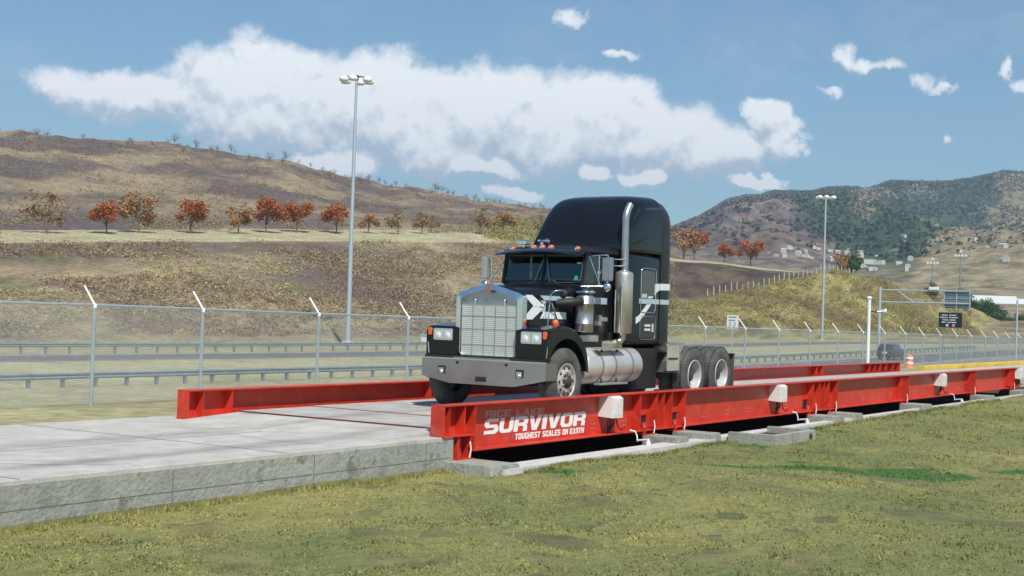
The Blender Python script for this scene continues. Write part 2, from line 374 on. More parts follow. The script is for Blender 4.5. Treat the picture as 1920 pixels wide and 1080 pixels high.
def build_grass(n=230000):
    rg = np.random.default_rng(4)
    # density falls with distance, spread over the whole lawn the camera looks across
    d = 8.5 + (rg.random(n*2)**1.6)*36; a = R(1)+rg.random(n*2)*R(58)
    X = d*np.cos(a); Y = d*np.sin(a); k = (Y < np.where(X < 16.8, 11.7, 10.85+np.clip(X-17, 0, 40)*.012)) & (Y > -8) & (X > 1); X = X[k][:n]; Y = Y[k][:n]; d = d[k][:n]; n = len(X)
    big = np.zeros(n)
    cx = rg.random(900)*40+8; cy = rg.random(900)*14-3                     # clumps and weeds
    k2 = n//16; idx = rg.integers(0, 900, k2); rad = .05+.12*rg.random(900); X[:k2] = cx[idx]+rg.normal(0, 1, k2)*rad[idx]; Y[:k2] = np.minimum(cy[idx]+rg.normal(0, 1, k2)*rad[idx], 10.8); big[:k2] = 1
    k3 = n//14; X[k2:k2+k3] = 17.4+rg.random(k3)**1.3*30; Y[k2:k2+k3] = 10.84+np.clip(X[k2:k2+k3]-17, 0, 40)*.012-np.abs(rg.normal(0, .07, k3)); big[k2:k2+k3] = .8   # fringe along the strip
    k4 = n//30; X[k2+k3:k2+k3+k4] = 3+rg.random(k4)*13.6; Y[k2+k3:k2+k3+k4] = 11.72-np.abs(rg.normal(0, .09, k4)); big[k2+k3:k2+k3+k4] = .9
    d = np.hypot(X, Y)
    Z = np.array([gz(x, min(y, 11.25)) for x, y in zip(X, Y)])
    h = (.008+.014*rg.random(n))*(1+d/60)*(1+2.6*big*rg.random(n)); w = .006+.007*rg.random(n)*(1+d/18)
    th = rg.random(n)*2*np.pi; lx = (rg.random(n)-.5)*.05; ly = (rg.random(n)-.5)*.05
    v = np.zeros((n, 3, 3), dtype=np.float32)
    v[:, 0] = np.stack([X-w*np.cos(th), Y-w*np.sin(th), Z-.004], 1); v[:, 1] = np.stack([X+w*np.cos(th), Y+w*np.sin(th), Z-.004], 1); v[:, 2] = np.stack([X+lx, Y+ly, Z+h], 1)
    me = bpy.data.meshes.new('grass'); me.vertices.add(n*3); me.vertices.foreach_set('co', v.ravel())
    me.loops.add(n*3); me.loops.foreach_set('vertex_index', np.arange(n*3, dtype=np.int32)); me.polygons.add(n); me.polygons.foreach_set('loop_start', np.arange(0, n*3, 3, dtype=np.int32))
    me.update(); me.validate()
    s = (.86+.34*rg.random(n)); c = np.stack([s*(1+.25*(rg.random(n)-.3)), s, s*.9], 1); setcol(me, np.repeat(c, 3, 0), 'shade')
    me.materials.append(BLADE); o = bpy.data.objects.new('grass', me); COL.objects.link(o)
    tag(o, 'short dry green grass blades growing over the lawn in front of the scale', 'grass', kind='stuff')
build_grass()

# ------------------------------------------------------------------ hills
HT = [(92, None),
 (98,[(0.574,-2.55),(0.758,-2.44),(1.071,-2.28),(1.487,-2.03),(2.128,-0.95),(2.481,-0.39),(2.938,-0.34),(3.325,-0.91),(4.561,-1.84),(6.342,-2.61)]),
 (108,[(0.573,-0.35),(0.757,-0.40),(1.070,-0.04),(1.486,0.57),(2.086,1.45),(2.351,3.41),(2.616,5.41),(2.933,5.81),(3.319,5.34),(3.801,3.19),(4.214,0.84),(4.560,-1.10),(6.342,-2.80)]),
 (120,[(0.572,1.55),(0.756,1.98),(1.068,3.09),(1.484,4.58),(1.931,5.18),(2.084,4.82),(2.199,6.03),(2.348,8.25),(2.555,11.51),(2.793,14.86),(2.927,14.73),(3.110,14.18),(3.314,13.11),(3.493,12.56),(3.795,10.08),(4.211,4.90),(4.558,0.62),(6.341,-2.47)]),
 (150,[(0.570,6.66),(0.754,8.51),(1.066,11.59),(1.610,16.28),(1.839,16.55),(2.039,15.62),(2.228,16.32),(2.395,16.03),(2.554,16.31),(2.794,16.85),(3.073,16.03),(3.316,11.59),(3.799,7.04),(4.559,-1.14),(6.341,-3.49)]),
 (172,[(0.570,8.95),(0.754,11.31),(1.065,15.14),(1.609,21.31),(1.757,21.30),(1.926,19.58),(2.039,18.57),(2.228,18.96),(2.395,18.83),(2.554,18.83),(2.793,19.28),(3.073,17.74),(3.800,5.37),(4.559,-1.54),(6.341,-4.23)]),
 (270,[(0.567,34.26),(0.750,39.58),(0.929,42.64),(1.038,43.24),(1.119,43.13),(1.208,41.72),(1.276,40.72),(1.394,41.44),(1.477,40.14),(1.607,41.18),(1.679,41.14),(1.837,36.74),(2.039,29.18),(2.228,28.10),(2.555,25.31),(3.076,17.86),(3.801,3.65),(4.559,-3.32),(6.341,-7.55)]),
 (420,[(0.569,25.32),(0.753,31.37),(1.166,37.58),(1.611,38.15),(2.042,26.32),(2.559,16.79),(4.561,-13.11),(6.342,-16.42)])]
def hill_z(ratio, Y, nz=True):
    for (a, ta), (b, tb) in zip(HT, HT[1:]):
        if Y <= b:
            za = gz(ratio*92, 92)-.15 if ta is None else lerp_tab(ta, ratio); zb = lerp_tab(tb, ratio)
            t = (Y-a)/(b-a); z = za+(zb-za)*t; break
    else: z = lerp_tab(HT[-1][1], ratio)
    if nz:
        X = ratio*Y; amp = 0.75*ss(95, 112, Y)*(1 if Y < 146 or Y > 180 else .15)
        if Y > 180: amp *= 1+1.3*ss(180, 240, Y)*(1-ss(262, 270, Y)*.8)
        z += amp*fbm(X*.07, Y*.07, 0, 5)
    return z
HM = mat('burnt_hillside', (.2, .15, .1), .95, attr='cover', var=.32, vscale=1.5, bump=.45, bscale=1.2, spec=.1)
def build_hill():
    rat = [math.tan(R(90-a)) for a in np.concatenate([np.arange(64, 11.5, -.16), np.arange(11.4, 7.5, -.3)])]
    ys = sorted(set(list(np.arange(92, 100, 2)) + list(np.arange(100, 182, 2)) + [149.9, 150.1, 172.1] + list(np.arange(182, 270, 3.2)) + [270, 271, 275] + list(np.arange(290, 421, 30)) + [420]))
    vs, cols = [], []
    for y in ys:
        for r in rat:
            x = r*y; z = hill_z(r, y); vs.append((x, y, z))
            n = 1.3*fbm(x*.028, y*.06, 1, 5); n2 = fbm(x*.12, y*.2, 7, 5)
            burnt = (.15, .118, .10); tan_ = (.34, .27, .165); yel = (.34, .30, .115); olive = (.15, .15, .07)
            c = mixc(burnt, tan_, min(1, max(0, .42+1.0*n+.5*n2)))
            if n2 > .25: c = mixc(c, olive, min(1, (n2-.25)*3))
            if y < 104: c = mixc(c, (.32, .29, .16), 1-ss(96, 104, y))
            if r > 1.95 and y < 149:   # dry yellow embankment on the right
                k = ss(1.95, 2.3, r); c = mixc(c, mixc((.20, .155, .08), yel, min(1, max(0, .6+.9*n+.9*n2))), k)
                if n2 < -.3: c = mixc(c, (.12, .12, .05), .6*k)
                elif n < -.25: c = mixc(c, (.13, .095, .055), .7*k)
            if 150 <= y <= 172 and r < 2.6: c = mixc((.36, .33, .2), (.44, .4, .25), min(1, max(0, .5+n2)))
            if y > 172: c = mixc((.125, .105, .098), (.29, .235, .155), min(1, max(0, .35+1.2*n+.5*n2)))
            if 120 < y < 150 and 1.95 < r < 2.75:   # burnt slope behind the wooden fence
                c = mixc(c, mixc((.058, .043, .042), (.135, .098, .068), min(1, max(0, .3+n+n2))), .92*ss(121, 125, y))
            cols.append(c)
    nx = len(rat); fs = [(j*nx+i, j*nx+i+1, (j+1)*nx+i+1, (j+1)*nx+i) for j in range(len(ys)-1) for i in range(nx-1)]
    m = MB(); m.add(vs, fs, True); o = m.build('near_hillside', HM, fix=False); setcol(o.data, cols); tag(o, kind='structure')
build_hill()

CREST = [(3.0,258),(3.76,258.9),(7.27,312.6),(10.03,298.2),(12.13,323.6),(13.23,328.2),(14.41,313.0),(15.46,305.2),(16.17,304.0),(17.48,307.0),(18.33,291.0),(19.17,292.8),(19.96,290.1),(20.57,283.0),(22.07,283.0),(22.58,273.5),(23.20,274.0),(23.95,262.3),(25.07,226.3),(26.21,200.8),(27.47,180.8),(29.66,150.9),(34,140),(45,150),(60,170)]
def mtn_z(az, d):
    c = lerp_tab(CREST, az)
    foot = 4 + 22*ss(500, 900, d)*(1-.6*ss(24, 30, az))
    t = (d-800)/2200
    x, y = d*math.cos(R(az)), d*math.sin(R(az))
    z = c
    if d <= 3000:
        tt = max(0, t); z = foot + (c-foot)*(.55*tt+.45*tt**1.6)
        rid = abs(noise.noise(Vector((x*.0016+3, y*.0016, .5))))*2-.55
        rid2 = fbm(x*.005, y*.005, 2, 5)
        env = math.sin(math.pi*min(1, max(0, tt)))**.8 if tt > 0 else 0
        z += env*(-95*rid+60*rid2) + 4*rid2*ss(3010, 2900, d)*0 + 2.5*fbm(x*.02, y*.02, 0, 3)*min(1, tt*8)
    if d < 480: z = 4-(480-d)*.07
    if d < 2990: z = min(z, 1.59+(c-1.59)*d/3000*(.985-.10*(1-d/3000)))
    if d > 3000: z = c-(d-3000)*.12
    return z
MM = mat('mountain_cover', (.1, .12, .06), .95, attr='cover', var=.45, vscale=.075, bump=7, bscale=.06, spec=.05)
def burn(a, t, n): b = 19.6+3.0*t; return ss(b-.8, b+.8, a+1.9*n+.5*noise.noise(Vector((a*3, t*9, 1))))
def ck(a, d, x, y):
    t = (d-800)/2200; n = fbm(x*.0022, y*.0022, 4, 5); n2 = fbm(x*.012, y*.012, 6, 5); rid = 1-2.2*abs(noise.noise(Vector((x*.0016+3, y*.0016, .5))))
    b = 12.3+4.8*(1-t)
    k = .35*rid+.7*n+.7*n2-.62+1.25*ss(b+.7, b-.7, a+1.0*n)
    k += 1.1*math.exp(-((a-18.45+.5*n)/.6)**2)*ss(.2, .35, t)         # bare rib below the saddle
    return k
def build_mtn():
    azs = np.concatenate([np.arange(3, 31, .11), np.arange(31, 60, .8)]); ds = [230, 300, 380, 440] + list(np.arange(480, 3001, 26)) + [3000, 3040, 3300, 3900]; ds = sorted(set(ds))
    vs, cols = [], []
    for d in ds:
        for a in azs:
            x, y = d*math.cos(R(a)), d*math.sin(R(a)); z = mtn_z(a, d); vs.append((x, y, z))
            t = (d-800)/2200
            n = fbm(x*.0022, y*.0022, 4, 5); n2 = fbm(x*.012, y*.012, 6, 5); n3 = fbm(x*.04, y*.04, 2, 3)
            forest = (.05, .082, .042); scrub = (.26, .215, .13); purp = (.13, .105, .10)
            rid = 1-2.2*abs(noise.noise(Vector((x*.0016+3, y*.0016, .5))))
            k = ck(a, d, x, y)
            c = mixc(forest, scrub, min(1, max(0, k+.15+.5*n3)))
            bl = burn(a, t, n)
            c = mixc(c, mixc(purp, (.20, .15, .11), min(1, max(0, .3+n2+.5*n3))), bl)
            if t < .12: c = mixc(mixc(c, (.30, .25, .16), .75), c, ss(-.02, .12, t))
            cols.append(c)
    nx = len(azs); fs = [(j*nx+i, j*nx+i+1, (j+1)*nx+i+1, (j+1)*nx+i) for j in range(len(ds)-1) for i in range(nx-1)]
    m = MB(); m.add(vs, fs, True); o = m.build('mountains', MM, fix=False); setcol(o.data, cols); tag(o, kind='structure')
build_mtn()
def build_forest(n, seed, name, m, lab, want, s0, s1):
    rg = np.random.default_rng(seed); out = []; c_ = 0; t_ = 0
    while c_ < n and t_ < n*12:
        t_ += 1; a = 10.5+17.5*rg.random(); d = 950+2040*math.sqrt(rg.random()); x, y = d*math.cos(R(a)), d*math.sin(R(a))
        if not want(a, d, x, y): continue
        z = mtn_z(a, d); s = (s0+(s1-s0)*rg.random()); c_ += 1
        c = rg.normal(0, .45, (5, 3))*s; c[:, 2] = np.abs(c[:, 2])*.8; c += (x, y, z)
        nr = rg.normal(0, 1, (5, 3)); nr /= np.linalg.norm(nr, axis=1)[:, None]; u = np.cross(nr, [.1, .2, 1]); u /= np.linalg.norm(u, axis=1)[:, None]; w = np.cross(nr, u); ls = s*.5
        out.append(np.stack([c-u*ls, c-w*ls, c+u*ls, c+w*ls], 1).reshape(-1, 3))
    v = np.concatenate(out).astype(np.float32); nq = len(v)//4; me = bpy.data.meshes.new(name); me.vertices.add(len(v)); me.vertices.foreach_set('co', v.ravel()); me.loops.add(nq*4); me.loops.foreach_set('vertex_index', np.arange(nq*4, dtype=np.int32)); me.polygons.add(nq); me.polygons.foreach_set('loop_start', np.arange(0, nq*4, 4, dtype=np.int32)); me.update(); me.validate()
    me.materials.append(m); o = bpy.data.objects.new(name, me); COL.objects.link(o); tag(o, lab, 'trees', kind='stuff')
build_forest(24000, 1, 'forest_cover', mat('far_forest_leaves', (.055, .085, .045), .9, var=.3, vscale=.02, col2=(.075, .105, .055), spec=.05), 'dark green trees covering the valleys of the far mountains', lambda a, d, x, y: ck(a, d, x, y) < .2+.3*random.random() and burn(a, (d-800)/2200, fbm(x*.0022, y*.0022, 4, 5)) < .4+.5*random.random(), 2, 5.5)
build_forest(8000, 3, 'burnt_shrub_cover', mat('burnt_far_shrubs', (.10, .082, .075), .9, var=.3, vscale=.02, col2=(.155, .125, .105), spec=.05), 'brown and purple burnt shrubs over the left flank of the far mountain', lambda a, d, x, y: burn(a, (d-800)/2200, fbm(x*.0022, y*.0022, 4, 5)) > .5, 2, 5)
build_forest(5000, 4, 'slope_bushes', mat('far_olive_bushes', (.07, .09, .045), .9, var=.4, vscale=.02, col2=(.12, .13, .07), spec=.05), 'scattered olive bushes over the tan lower slopes at right', lambda a, d, x, y: a < 19 and d < 2300 and ck(a, d, x, y) > .2 and fbm(x*.01, y*.01, 3, 3) > -.1, 1.2, 3.2)
build_forest(9000, 2, 'dry_scrub_cover', mat('far_dry_scrub', (.26, .22, .155), .9, var=.3, vscale=.02, col2=(.36, .31, .22), spec=.05), 'pale rocks and dry scrub dotted over the bare mountain slopes', lambda a, d, x, y: ck(a, d, x, y) > .2 and a < 21.5, 1.5, 4)

# ------------------------------------------------------------------ roads
def ribbon(name, m, x0, x1, ya, yb, dz, step=4, parent=None, sh=None):
    mb = MB(); xs = list(np.arange(x0, x1+.01, step)); n = 5; sh = sh or (lambda x: (0, 0))
    def P(x, k): a = ya+sh(x)[0]; b = yb+sh(x)[1]; y = a+(b-a)*k/(n-1); return (x, y, gz(x, y)+dz)
    vs = [P(x, k) for x in xs for k in range(n)]
    fs = [(i*n+k, (i+1)*n+k, (i+1)*n+k+1, i*n+k+1) for i in range(len(xs)-1) for k in range(n-1)]
    mb.add(vs, fs, True); return mb.build(name, m, parent, fix=False)
tag(ribbon('road', ASPH, -260, 720, 41.8, 50.2, .02, sh=lambda x: (-8*(1-ss(30, 105, x)), -8.5*(1-ss(30, 105, x)))), kind='structure')
tag(ribbon('road', ASPH, -260, 720, 74.5, 82.6, .02), kind='structure')
tag(ribbon('road_shoulder', SHOULD, 100, 720, 40.4, 41.76, .03), kind='structure')
tag(ribbon('road_shoulder', SHOULD, 105, 720, 50.25, 51.2, .03), kind='structure')
mb = MB()
def strip(x0, x1, y0, y1, dz=.026):
    mb.add([(x0, y0, gz(x0, y0)+dz), (x1, y0, gz(x1, y0)+dz), (x1, y1, gz(x1, y1)+dz), (x0, y1, gz(x0, y1)+dz)], [(0, 1, 2, 3)])
x = 100
while x < 420: strip(x, x+4.5, 48.0, 48.2); strip(x, x+4.5, 78.4, 78.55); x += 12.2
for x in range(-100, 500, 6):
    if x > 104: strip(x, x+6, 49.7, 49.88); strip(x, x+6, 42.2, 42.35)
    strip(x, x+6, 75.1, 75.25); strip(x, x+6, 81.9, 82.1)
tag(mb.build('road_markings', LINEP, fix=False), kind='structure')

# approach ramp, exit ramp, footing
def worn_slab(name, base, tracks):
    M = mat(name, base, .85, var=.14, vscale=2.5, bump=.008, bscale=30, streak=(1.1, .56, tuple(c*.72 for c in base)))
    nt = M.node_tree; N = nt.nodes.new; L = nt.links.new; b = nt.nodes['Principled BSDF']; src = b.inputs['Base Color'].links[0].from_socket
    g = N('ShaderNodeNewGeometry'); sp = N('ShaderNodeSeparateXYZ'); L(g.outputs['Position'], sp.inputs[0])
    mp = N('ShaderNodeMapping'); mp.inputs['Scale'].default_value = (.25, 1.6, 1); L(g.outputs['Position'], mp.inputs[0])
    n = N('ShaderNodeTexNoise'); n.inputs['Scale'].default_value = 1.3; n.inputs['Detail'].default_value = 8; n.inputs['Roughness'].default_value = .65; L(mp.outputs[0], n.inputs['Vector'])
    acc = None
    def mm(op, a, b_, cl=False):
        q = N('ShaderNodeMath'); q.operation = op; q.use_clamp = cl
        for i, v in enumerate((a, b_)):
            if isinstance(v, (int, float)): q.inputs[i].default_value = v
            else: L(v, q.inputs[i])
        return q.outputs[0]
    for y, w in tracks:
        d = mm('MULTIPLY', mm('SUBTRACT', sp.outputs[1], y), 1/w); d = mm('SUBTRACT', 1, mm('MULTIPLY', d, d), True); acc = d if acc is None else mm('MAXIMUM', acc, d)
    k = mm('MULTIPLY', acc, mm('SUBTRACT', mm('MULTIPLY', n.outputs[0], 3.2), 1.1, True), True); k = mm('MULTIPLY', k, .62)
    mx = N('ShaderNodeMix'); mx.data_type = 'RGBA'; L(k, mx.inputs[0]); L(src, mx.inputs[6]); mx.inputs[7].default_value = (.115, .11, .105, 1); L(mx.outputs[2], b.inputs['Base Color'])
    return M
RAMPM = worn_slab('worn_ramp_concrete', (.47, .45, .41), ((12.65, .38), (14.45, .42)))
mb = MB(); mb.box(-22, 16.86, 11.75, 16.9, -.9, -.25, .012); mb.prism([(15.3, -.252), (16.858, -.17), (16.858, -.252)], 'y', 11.98, 16.07)
tag(mb.build('approach_ramp', RAMPM), kind='structure')
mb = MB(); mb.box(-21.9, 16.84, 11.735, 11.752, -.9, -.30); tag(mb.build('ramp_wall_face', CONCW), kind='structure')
mb = MB(); rg = random.Random(6)
def crack(x, y, n, dx, dy, w=.006, z=-.2485):
    pts = [(x, y)]
    for _ in range(n): x += dx+rg.uniform(-.12, .12); y += dy+rg.uniform(-.06, .06); pts.append((x, y))
    for (xa, ya), (xb, yb) in zip(pts, pts[1:]): mb.add([(xa-w, ya-w, z), (xb-w, yb-w, z), (xb+w, yb+w, z), (xa+w, ya+w, z)], [(0, 1, 2, 3)])
for xx in (1.2, 5.2, 9.2, 13.2): mb.box(xx, xx+.02, 11.76, 16.88, -.252, -.2475)
mb.box(-21, 15.2, 14.0, 14.015, -.252, -.2478)
crack(14.3, 11.9, 14, .02, .16); crack(11.0, 12.1, 12, -.16, .12); crack(7.4, 13.3, 10, .2, .09)
tag(mb.build('ramp_joints', mat('dark_joint_filler', (.09, .085, .08), .9), fix=False), kind='structure')
mb = MB()
for xx in np.arange(-18, 16.5, 2.44): mb.box(xx, xx+.014, 11.731, 11.736, -.9, -.31)
mb.box(-21.8, 16.8, 11.7315, 11.736, -.56, -.552); tag(mb.build('ramp_form_lines', mat('form_line_grime', (.17, .165, .145), .95, var=.3, vscale=4)), kind='structure')
mb = MB(); mb.box(53.3, 95, 11.75, 16.1, -.9, -.16, .012); tag(mb.build('exit_ramp', CONC), kind='structure')
mb = MB()
pts_o = [(16.9, 10.86), (22, 10.9), (25.5, 11.0), (33.3, 11.1), (45, 11.25), (53.2, 11.3)]
for (xa, ya), (xb, yb) in zip(pts_o, pts_o[1:]):
    mb.add([(xa, ya, -1.2), (xb, yb, -1.2), (xb, 11.32, -1.2), (xa, 11.32, -1.2), (xa, ya, -.67), (xb, yb, -.67), (xb, 11.32, -.67), (xa, 11.32, -.67)],
           [(4, 5, 6, 7), (0, 1, 5, 4), (3, 7, 6, 2)])
mb.add([(16.9, 10.86, -1.2), (16.9, 11.32, -1.2), (16.9, 11.32, -.67), (16.9, 10.86, -.67)], [(0, 1, 2, 3)])
tag(mb.build('foundation_strip', CONCP, fix=False), kind='structure')
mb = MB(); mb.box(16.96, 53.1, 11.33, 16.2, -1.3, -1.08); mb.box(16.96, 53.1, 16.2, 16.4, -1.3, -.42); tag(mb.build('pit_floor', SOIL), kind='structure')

# concrete piers
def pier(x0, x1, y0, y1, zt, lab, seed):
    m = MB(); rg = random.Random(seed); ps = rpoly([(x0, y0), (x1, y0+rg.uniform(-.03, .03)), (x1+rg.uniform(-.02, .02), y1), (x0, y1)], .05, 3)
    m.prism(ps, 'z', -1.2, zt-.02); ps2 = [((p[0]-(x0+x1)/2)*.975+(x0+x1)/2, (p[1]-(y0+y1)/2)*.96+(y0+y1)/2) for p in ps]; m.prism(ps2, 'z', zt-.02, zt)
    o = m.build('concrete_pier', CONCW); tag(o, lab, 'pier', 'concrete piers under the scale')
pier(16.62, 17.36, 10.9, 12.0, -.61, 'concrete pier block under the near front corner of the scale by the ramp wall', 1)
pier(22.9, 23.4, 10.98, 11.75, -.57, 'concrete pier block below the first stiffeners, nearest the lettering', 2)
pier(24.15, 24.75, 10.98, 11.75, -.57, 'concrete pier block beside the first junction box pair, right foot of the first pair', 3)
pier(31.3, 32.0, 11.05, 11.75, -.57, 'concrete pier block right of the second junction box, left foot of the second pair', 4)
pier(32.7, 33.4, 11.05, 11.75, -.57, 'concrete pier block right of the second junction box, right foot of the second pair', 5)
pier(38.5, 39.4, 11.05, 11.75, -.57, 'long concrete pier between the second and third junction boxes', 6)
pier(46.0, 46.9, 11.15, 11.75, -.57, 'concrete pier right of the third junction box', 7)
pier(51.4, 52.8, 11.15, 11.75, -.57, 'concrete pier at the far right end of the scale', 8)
# drain box
m = MB(); m.box(25.0, 27.1, 9.95, 10.08, -1.1, -.56, .015); m.box(26.97, 27.1, 10.08, 10.95, -1.1, -.555, .015); m.box(25.0, 25.12, 10.08, 10.95, -1.1, -.56, .015)
dr = thing('drain_box', (26, 10.4, -.7), 'open concrete drain box sunk in the lawn beside the foundation strip', 'drain')
for c in [m.build('side_wall', CONCW, dr)]: pass
m = MB(); m.box(25.13, 26.96, 10.09, 10.94, -1.1, -.68); m.build('drain_floor', SOIL, dr)
m = MB(); m.lathe([(-.02, .05), (0, .07), (.004, .07)], (26.8, 9.94, -.68), 'y', 14); m.build('outlet_hole', DARK, dr)

# yellow kerb barrier at the exit
m = MB()
m.prism(rpoly([(16.15, -.5), (16.15, .02), (16.5, .02), (16.55, -.5)], .03), 'x', 56.3, 96)
yk = thing('yellow_kerb', (56.5, 16.3, -.4), 'long low kerb painted yellow along the exit beyond the scale', 'kerb')
m.build('kerb_block', YEL, yk)
m = MB()
for xx in (62, 68, 74, 80): m.lathe([(0, .035), (.02, .035)], (xx, 16.13, -.12), 'y', 8)
m.build('fixing_bolt', RUST, yk)

# ------------------------------------------------------------------ truck scale
ZT, ZB = .215, -.5
def girder(parent, x0, x1, ye, inner, fins, notch=None, legs=()):
    """ye: outer edge of flange (lower Y); web in the middle"""
    w = .235; web = ye+.195
    m = MB()
    m.box(x0+.02, x1-.02, ye, ye+w, ZT-.022, ZT, .004)
    if notch:
        zb2 = -.26; m.box(x0+.02, notch, ye, ye+w, zb2, zb2+.018, .003); m.box(notch, x1-.02, ye+.0, ye+w, ZB, ZB+.02, .003)
        m.box(x0+.02, notch, web-.007, web+.007, zb2+.018, ZT-.022); m.box(notch, x1-.02, web-.007, web+.007, ZB+.02, ZT-.022)
    else:
        m.box(x0+.02, x1-.02, ye, ye+w, ZB, ZB+.02, .003); m.box(x0+.02, x1-.02, web-.007, web+.007, ZB+.02, ZT-.022)
    g = m.build('side_girder', RED, parent)
    m = MB(); m.box(x0, x0+.02, ye-.004, ye+w+.004, (-.24 if notch else ZB), ZT+.002); m.box(x1-.02, x1, ye-.004, ye+w+.004, ZB, ZT+.002); m.build('end_plate', RED, g)
    for a in fins:
        m = MB(); lo = (-.24 if (notch and a < notch) else ZB+.02)
        m.prism([(ye+.012, ZT-.022), (web-.007, ZT-.022), (web-.007, lo), (ye+.012, lo)], 'x', a, a+.012); m.build('stiffener', RED, g)
    return g, web
ts = thing('truck_scale', (34.7, 13.9, -.5), 'long red steel truck scale whose deck carries the black truck', 'truck scale')
fins_n = [16.72, 17.12, 17.40, 22.82, 23.50, 23.78, 24.12, 24.72, 31.75, 32.2, 32.5, 32.8, 33.42, 38.75, 39.05, 39.35, 46.2, 46.45, 46.7, 51.6, 51.9, 52.2, 52.7]
g1, web1 = girder(ts, 16.56, 52.95, 11.72, False, fins_n, notch=17.36)
fins_f = [16.1, 16.75, 22.3, 22.6, 29.7, 36.6, 36.9, 43.9, 44.4, 49.3, 49.9, 50.5, 51.2, 52.0]
g2, web2 = girder(ts, 15.75, 52.8, 16.1, True, fins_f)
# upright brackets, bolt heads on the near girder
def bolts(x, z, web, parent, dx=.09, dz=.075, nx=2, nz=2):
    m = MB()
    for i in range(nx):
        for k in range(nz): m.lathe([(-.014, .013), (-.001, .015)], (x+i*dx, web-.008, z+k*dz), 'y', 8)
    m.build('bolt_cluster', mat('bolt_head', (.45, .25, .2), .45, metal=.4), parent)
for bx in (17.55, 20.65, 21.3, 22.45, 25.9, 27.0, 28.2, 30.4, 31.3, 34.6, 35.8, 37.1, 38.2, 40.3, 41.4, 43.6, 45.2, 47.8, 48.9, 50.4): bolts(bx, ZB+.12, web1, g1)
for bx in (38.95, 46.35): bolts(bx, -.1, web1, g1, .09, .12, 1, 3)
for bx in (29.75, 36.75): bolts(bx, -.02, web2, g2, .1, .12, 1, 3)
# openings and load cell stands
def stand(x, x1, front, zt=-.26, zb=-.6):
    e = MB(); w = x1-x
    e.box(x, x+.035, front+.01, front+.34, zb, zt); e.box(x1-.035, x1, front+.01, front+.34, zb, zt)
    e.box(x+.035, x1-.035, front+.28, front+.30, zb, zt); e.box(x-.03, x1+.03, front-.02, front+.36, zb-.012, zb)
    s = e.build('load_cell_stand', RED, ts)
    e = MB(); e.lathe([(0, .06), (.03, .065), (.12, .045), (.2, .05), (zt-zb-.03, .05)], (x+w*.55, front+.14, zb+.002), 'z', 14); e.build('load_cell', REDD, s)
    e = MB(); cx = x+w*.78; e.tube([(cx, front-.015, zb+.25), (cx+.01, front-.03, zb+.14), (cx-.02, front-.035, zb+.06), (cx-.03, front-.03, zb+.01)], .012, 7); e.build('grounding_strap', BOXW, s)
stand(16.98, 17.34, 11.74, -.27, -.598)
for a in (22.95, 24.25, 31.45, 32.85, 38.7, 46.1, 51.6): stand(a, a+.42, 11.70, -.44, -.558)
# dark access openings in the web near the supports
for a in (22.9, 24.22, 31.42, 32.82, 38.68, 46.1, 51.8):
    m = MB(); m.box(a, a+.44, web1-.012, web1-.008, ZB+.02, ZB+.26); m.build('access_opening', DARK, g1)
    m = MB(); m.box(a-.02, a, web1-.04, web1-.008, ZB+.02, ZB+.28); m.box(a+.44, a+.46, web1-.04, web1-.008, ZB+.02, ZB+.28); m.box(a-.02, a+.46, web1-.04, web1-.008, ZB+.28, ZB+.30); m.build('opening_frame', RED, g1)
# junction boxes
def jbox(x):
    y0, y1 = 11.62, web1-.009
    prof = [(y1, -.17), (y1, .19), (y0+.06, .19), (y0, .15), (y0, -.19)]
    m = MB(); w = .36
    a = [(x, y, z) for y, z in prof]; b = [(x+w, y, z) for y, z in prof]
    a2 = [(x-.03 if z < 0 else x, y, z) for (_, y, z) in a]
    n = len(prof); m.add(a2+b, [(i, (i+1) % n, (i+1) % n+n, i+n) for i in range(n)] + [tuple(range(n)), tuple(range(2*n-1, n-1, -1))])
    j = m.build('junction_box', BOXW, g1)
    m = MB(); m.box(x+.03, x+w-.03, y0-.006, y0, -.15, .12, .004); m.build('lid', BOXW, j)
    m = MB()
    for k in range(4):
        xx = x+.05+k*.07; m.tube([(xx, y0+.12, -.18), (xx+.01*k, y0+.13, -.3), (xx+.05, y0+.16+.02*k, -.42), (xx+.09-.03*k, y0+.2, -.52)], .012, 6)
    m.tube([(x+.28, y0+.1, -.19), (x+.3, y0+.06, -.36), (x+.42, y0+.04, -.42), (x+.55, y0+.05, -.36)], .012, 6)
    m.build('cable_bundle', RUB, j)
    m = MB(); m.tube([(x+.5, 11.55, -.42), (x+.58, 11.48, -.44), (x+.6, 11.45, -.52), (x+.6, 11.44, -.62)], .016, 8); m.lathe([(0, .045), (.05, .045), (.1, .02), (.12, .018)], (x+.6, 11.22, -.67), 'z', 12); m.tube([(x+.6, 11.44, -.6), (x+.6, 11.24, -.57)], .018, 8)
    m.build('conduit', BOXW, j)
for bx in (21.55, 29.4, 42.5, 52.55): jbox(bx)
# deck: concrete panels between red cross beams
m = MB(); XS = np.arange(16.92, 52.9, 1.8)
for k, a in enumerate(XS):
    b = min(a+1.8, 52.85); m.box(a+.03, b-.03, 11.95, 16.10, -.3, -.14 if k else -.15, .006)
dm = worn_slab('scale_deck_concrete', (.42, .405, .37), ((12.65, .42), (14.45, .5)))
dk = m.build('deck', dm, ts)
m = MB(); m.box(16.862, 16.888, 11.96, 16.09, -.42, -.19); m.build('edge_beam', mat('dark_beam_edge', (.07, .03, .03), .7), dk)
m = MB()
for a in list(XS)+[52.85]: m.box(a-.028, a+.028, 11.96, 16.09, -.42, -.152 if a < 17 else -.144)
m.build('cross_beam', mat('brown_red_beam', (.16, .05, .045), .7, var=.2, vscale=5), dk)

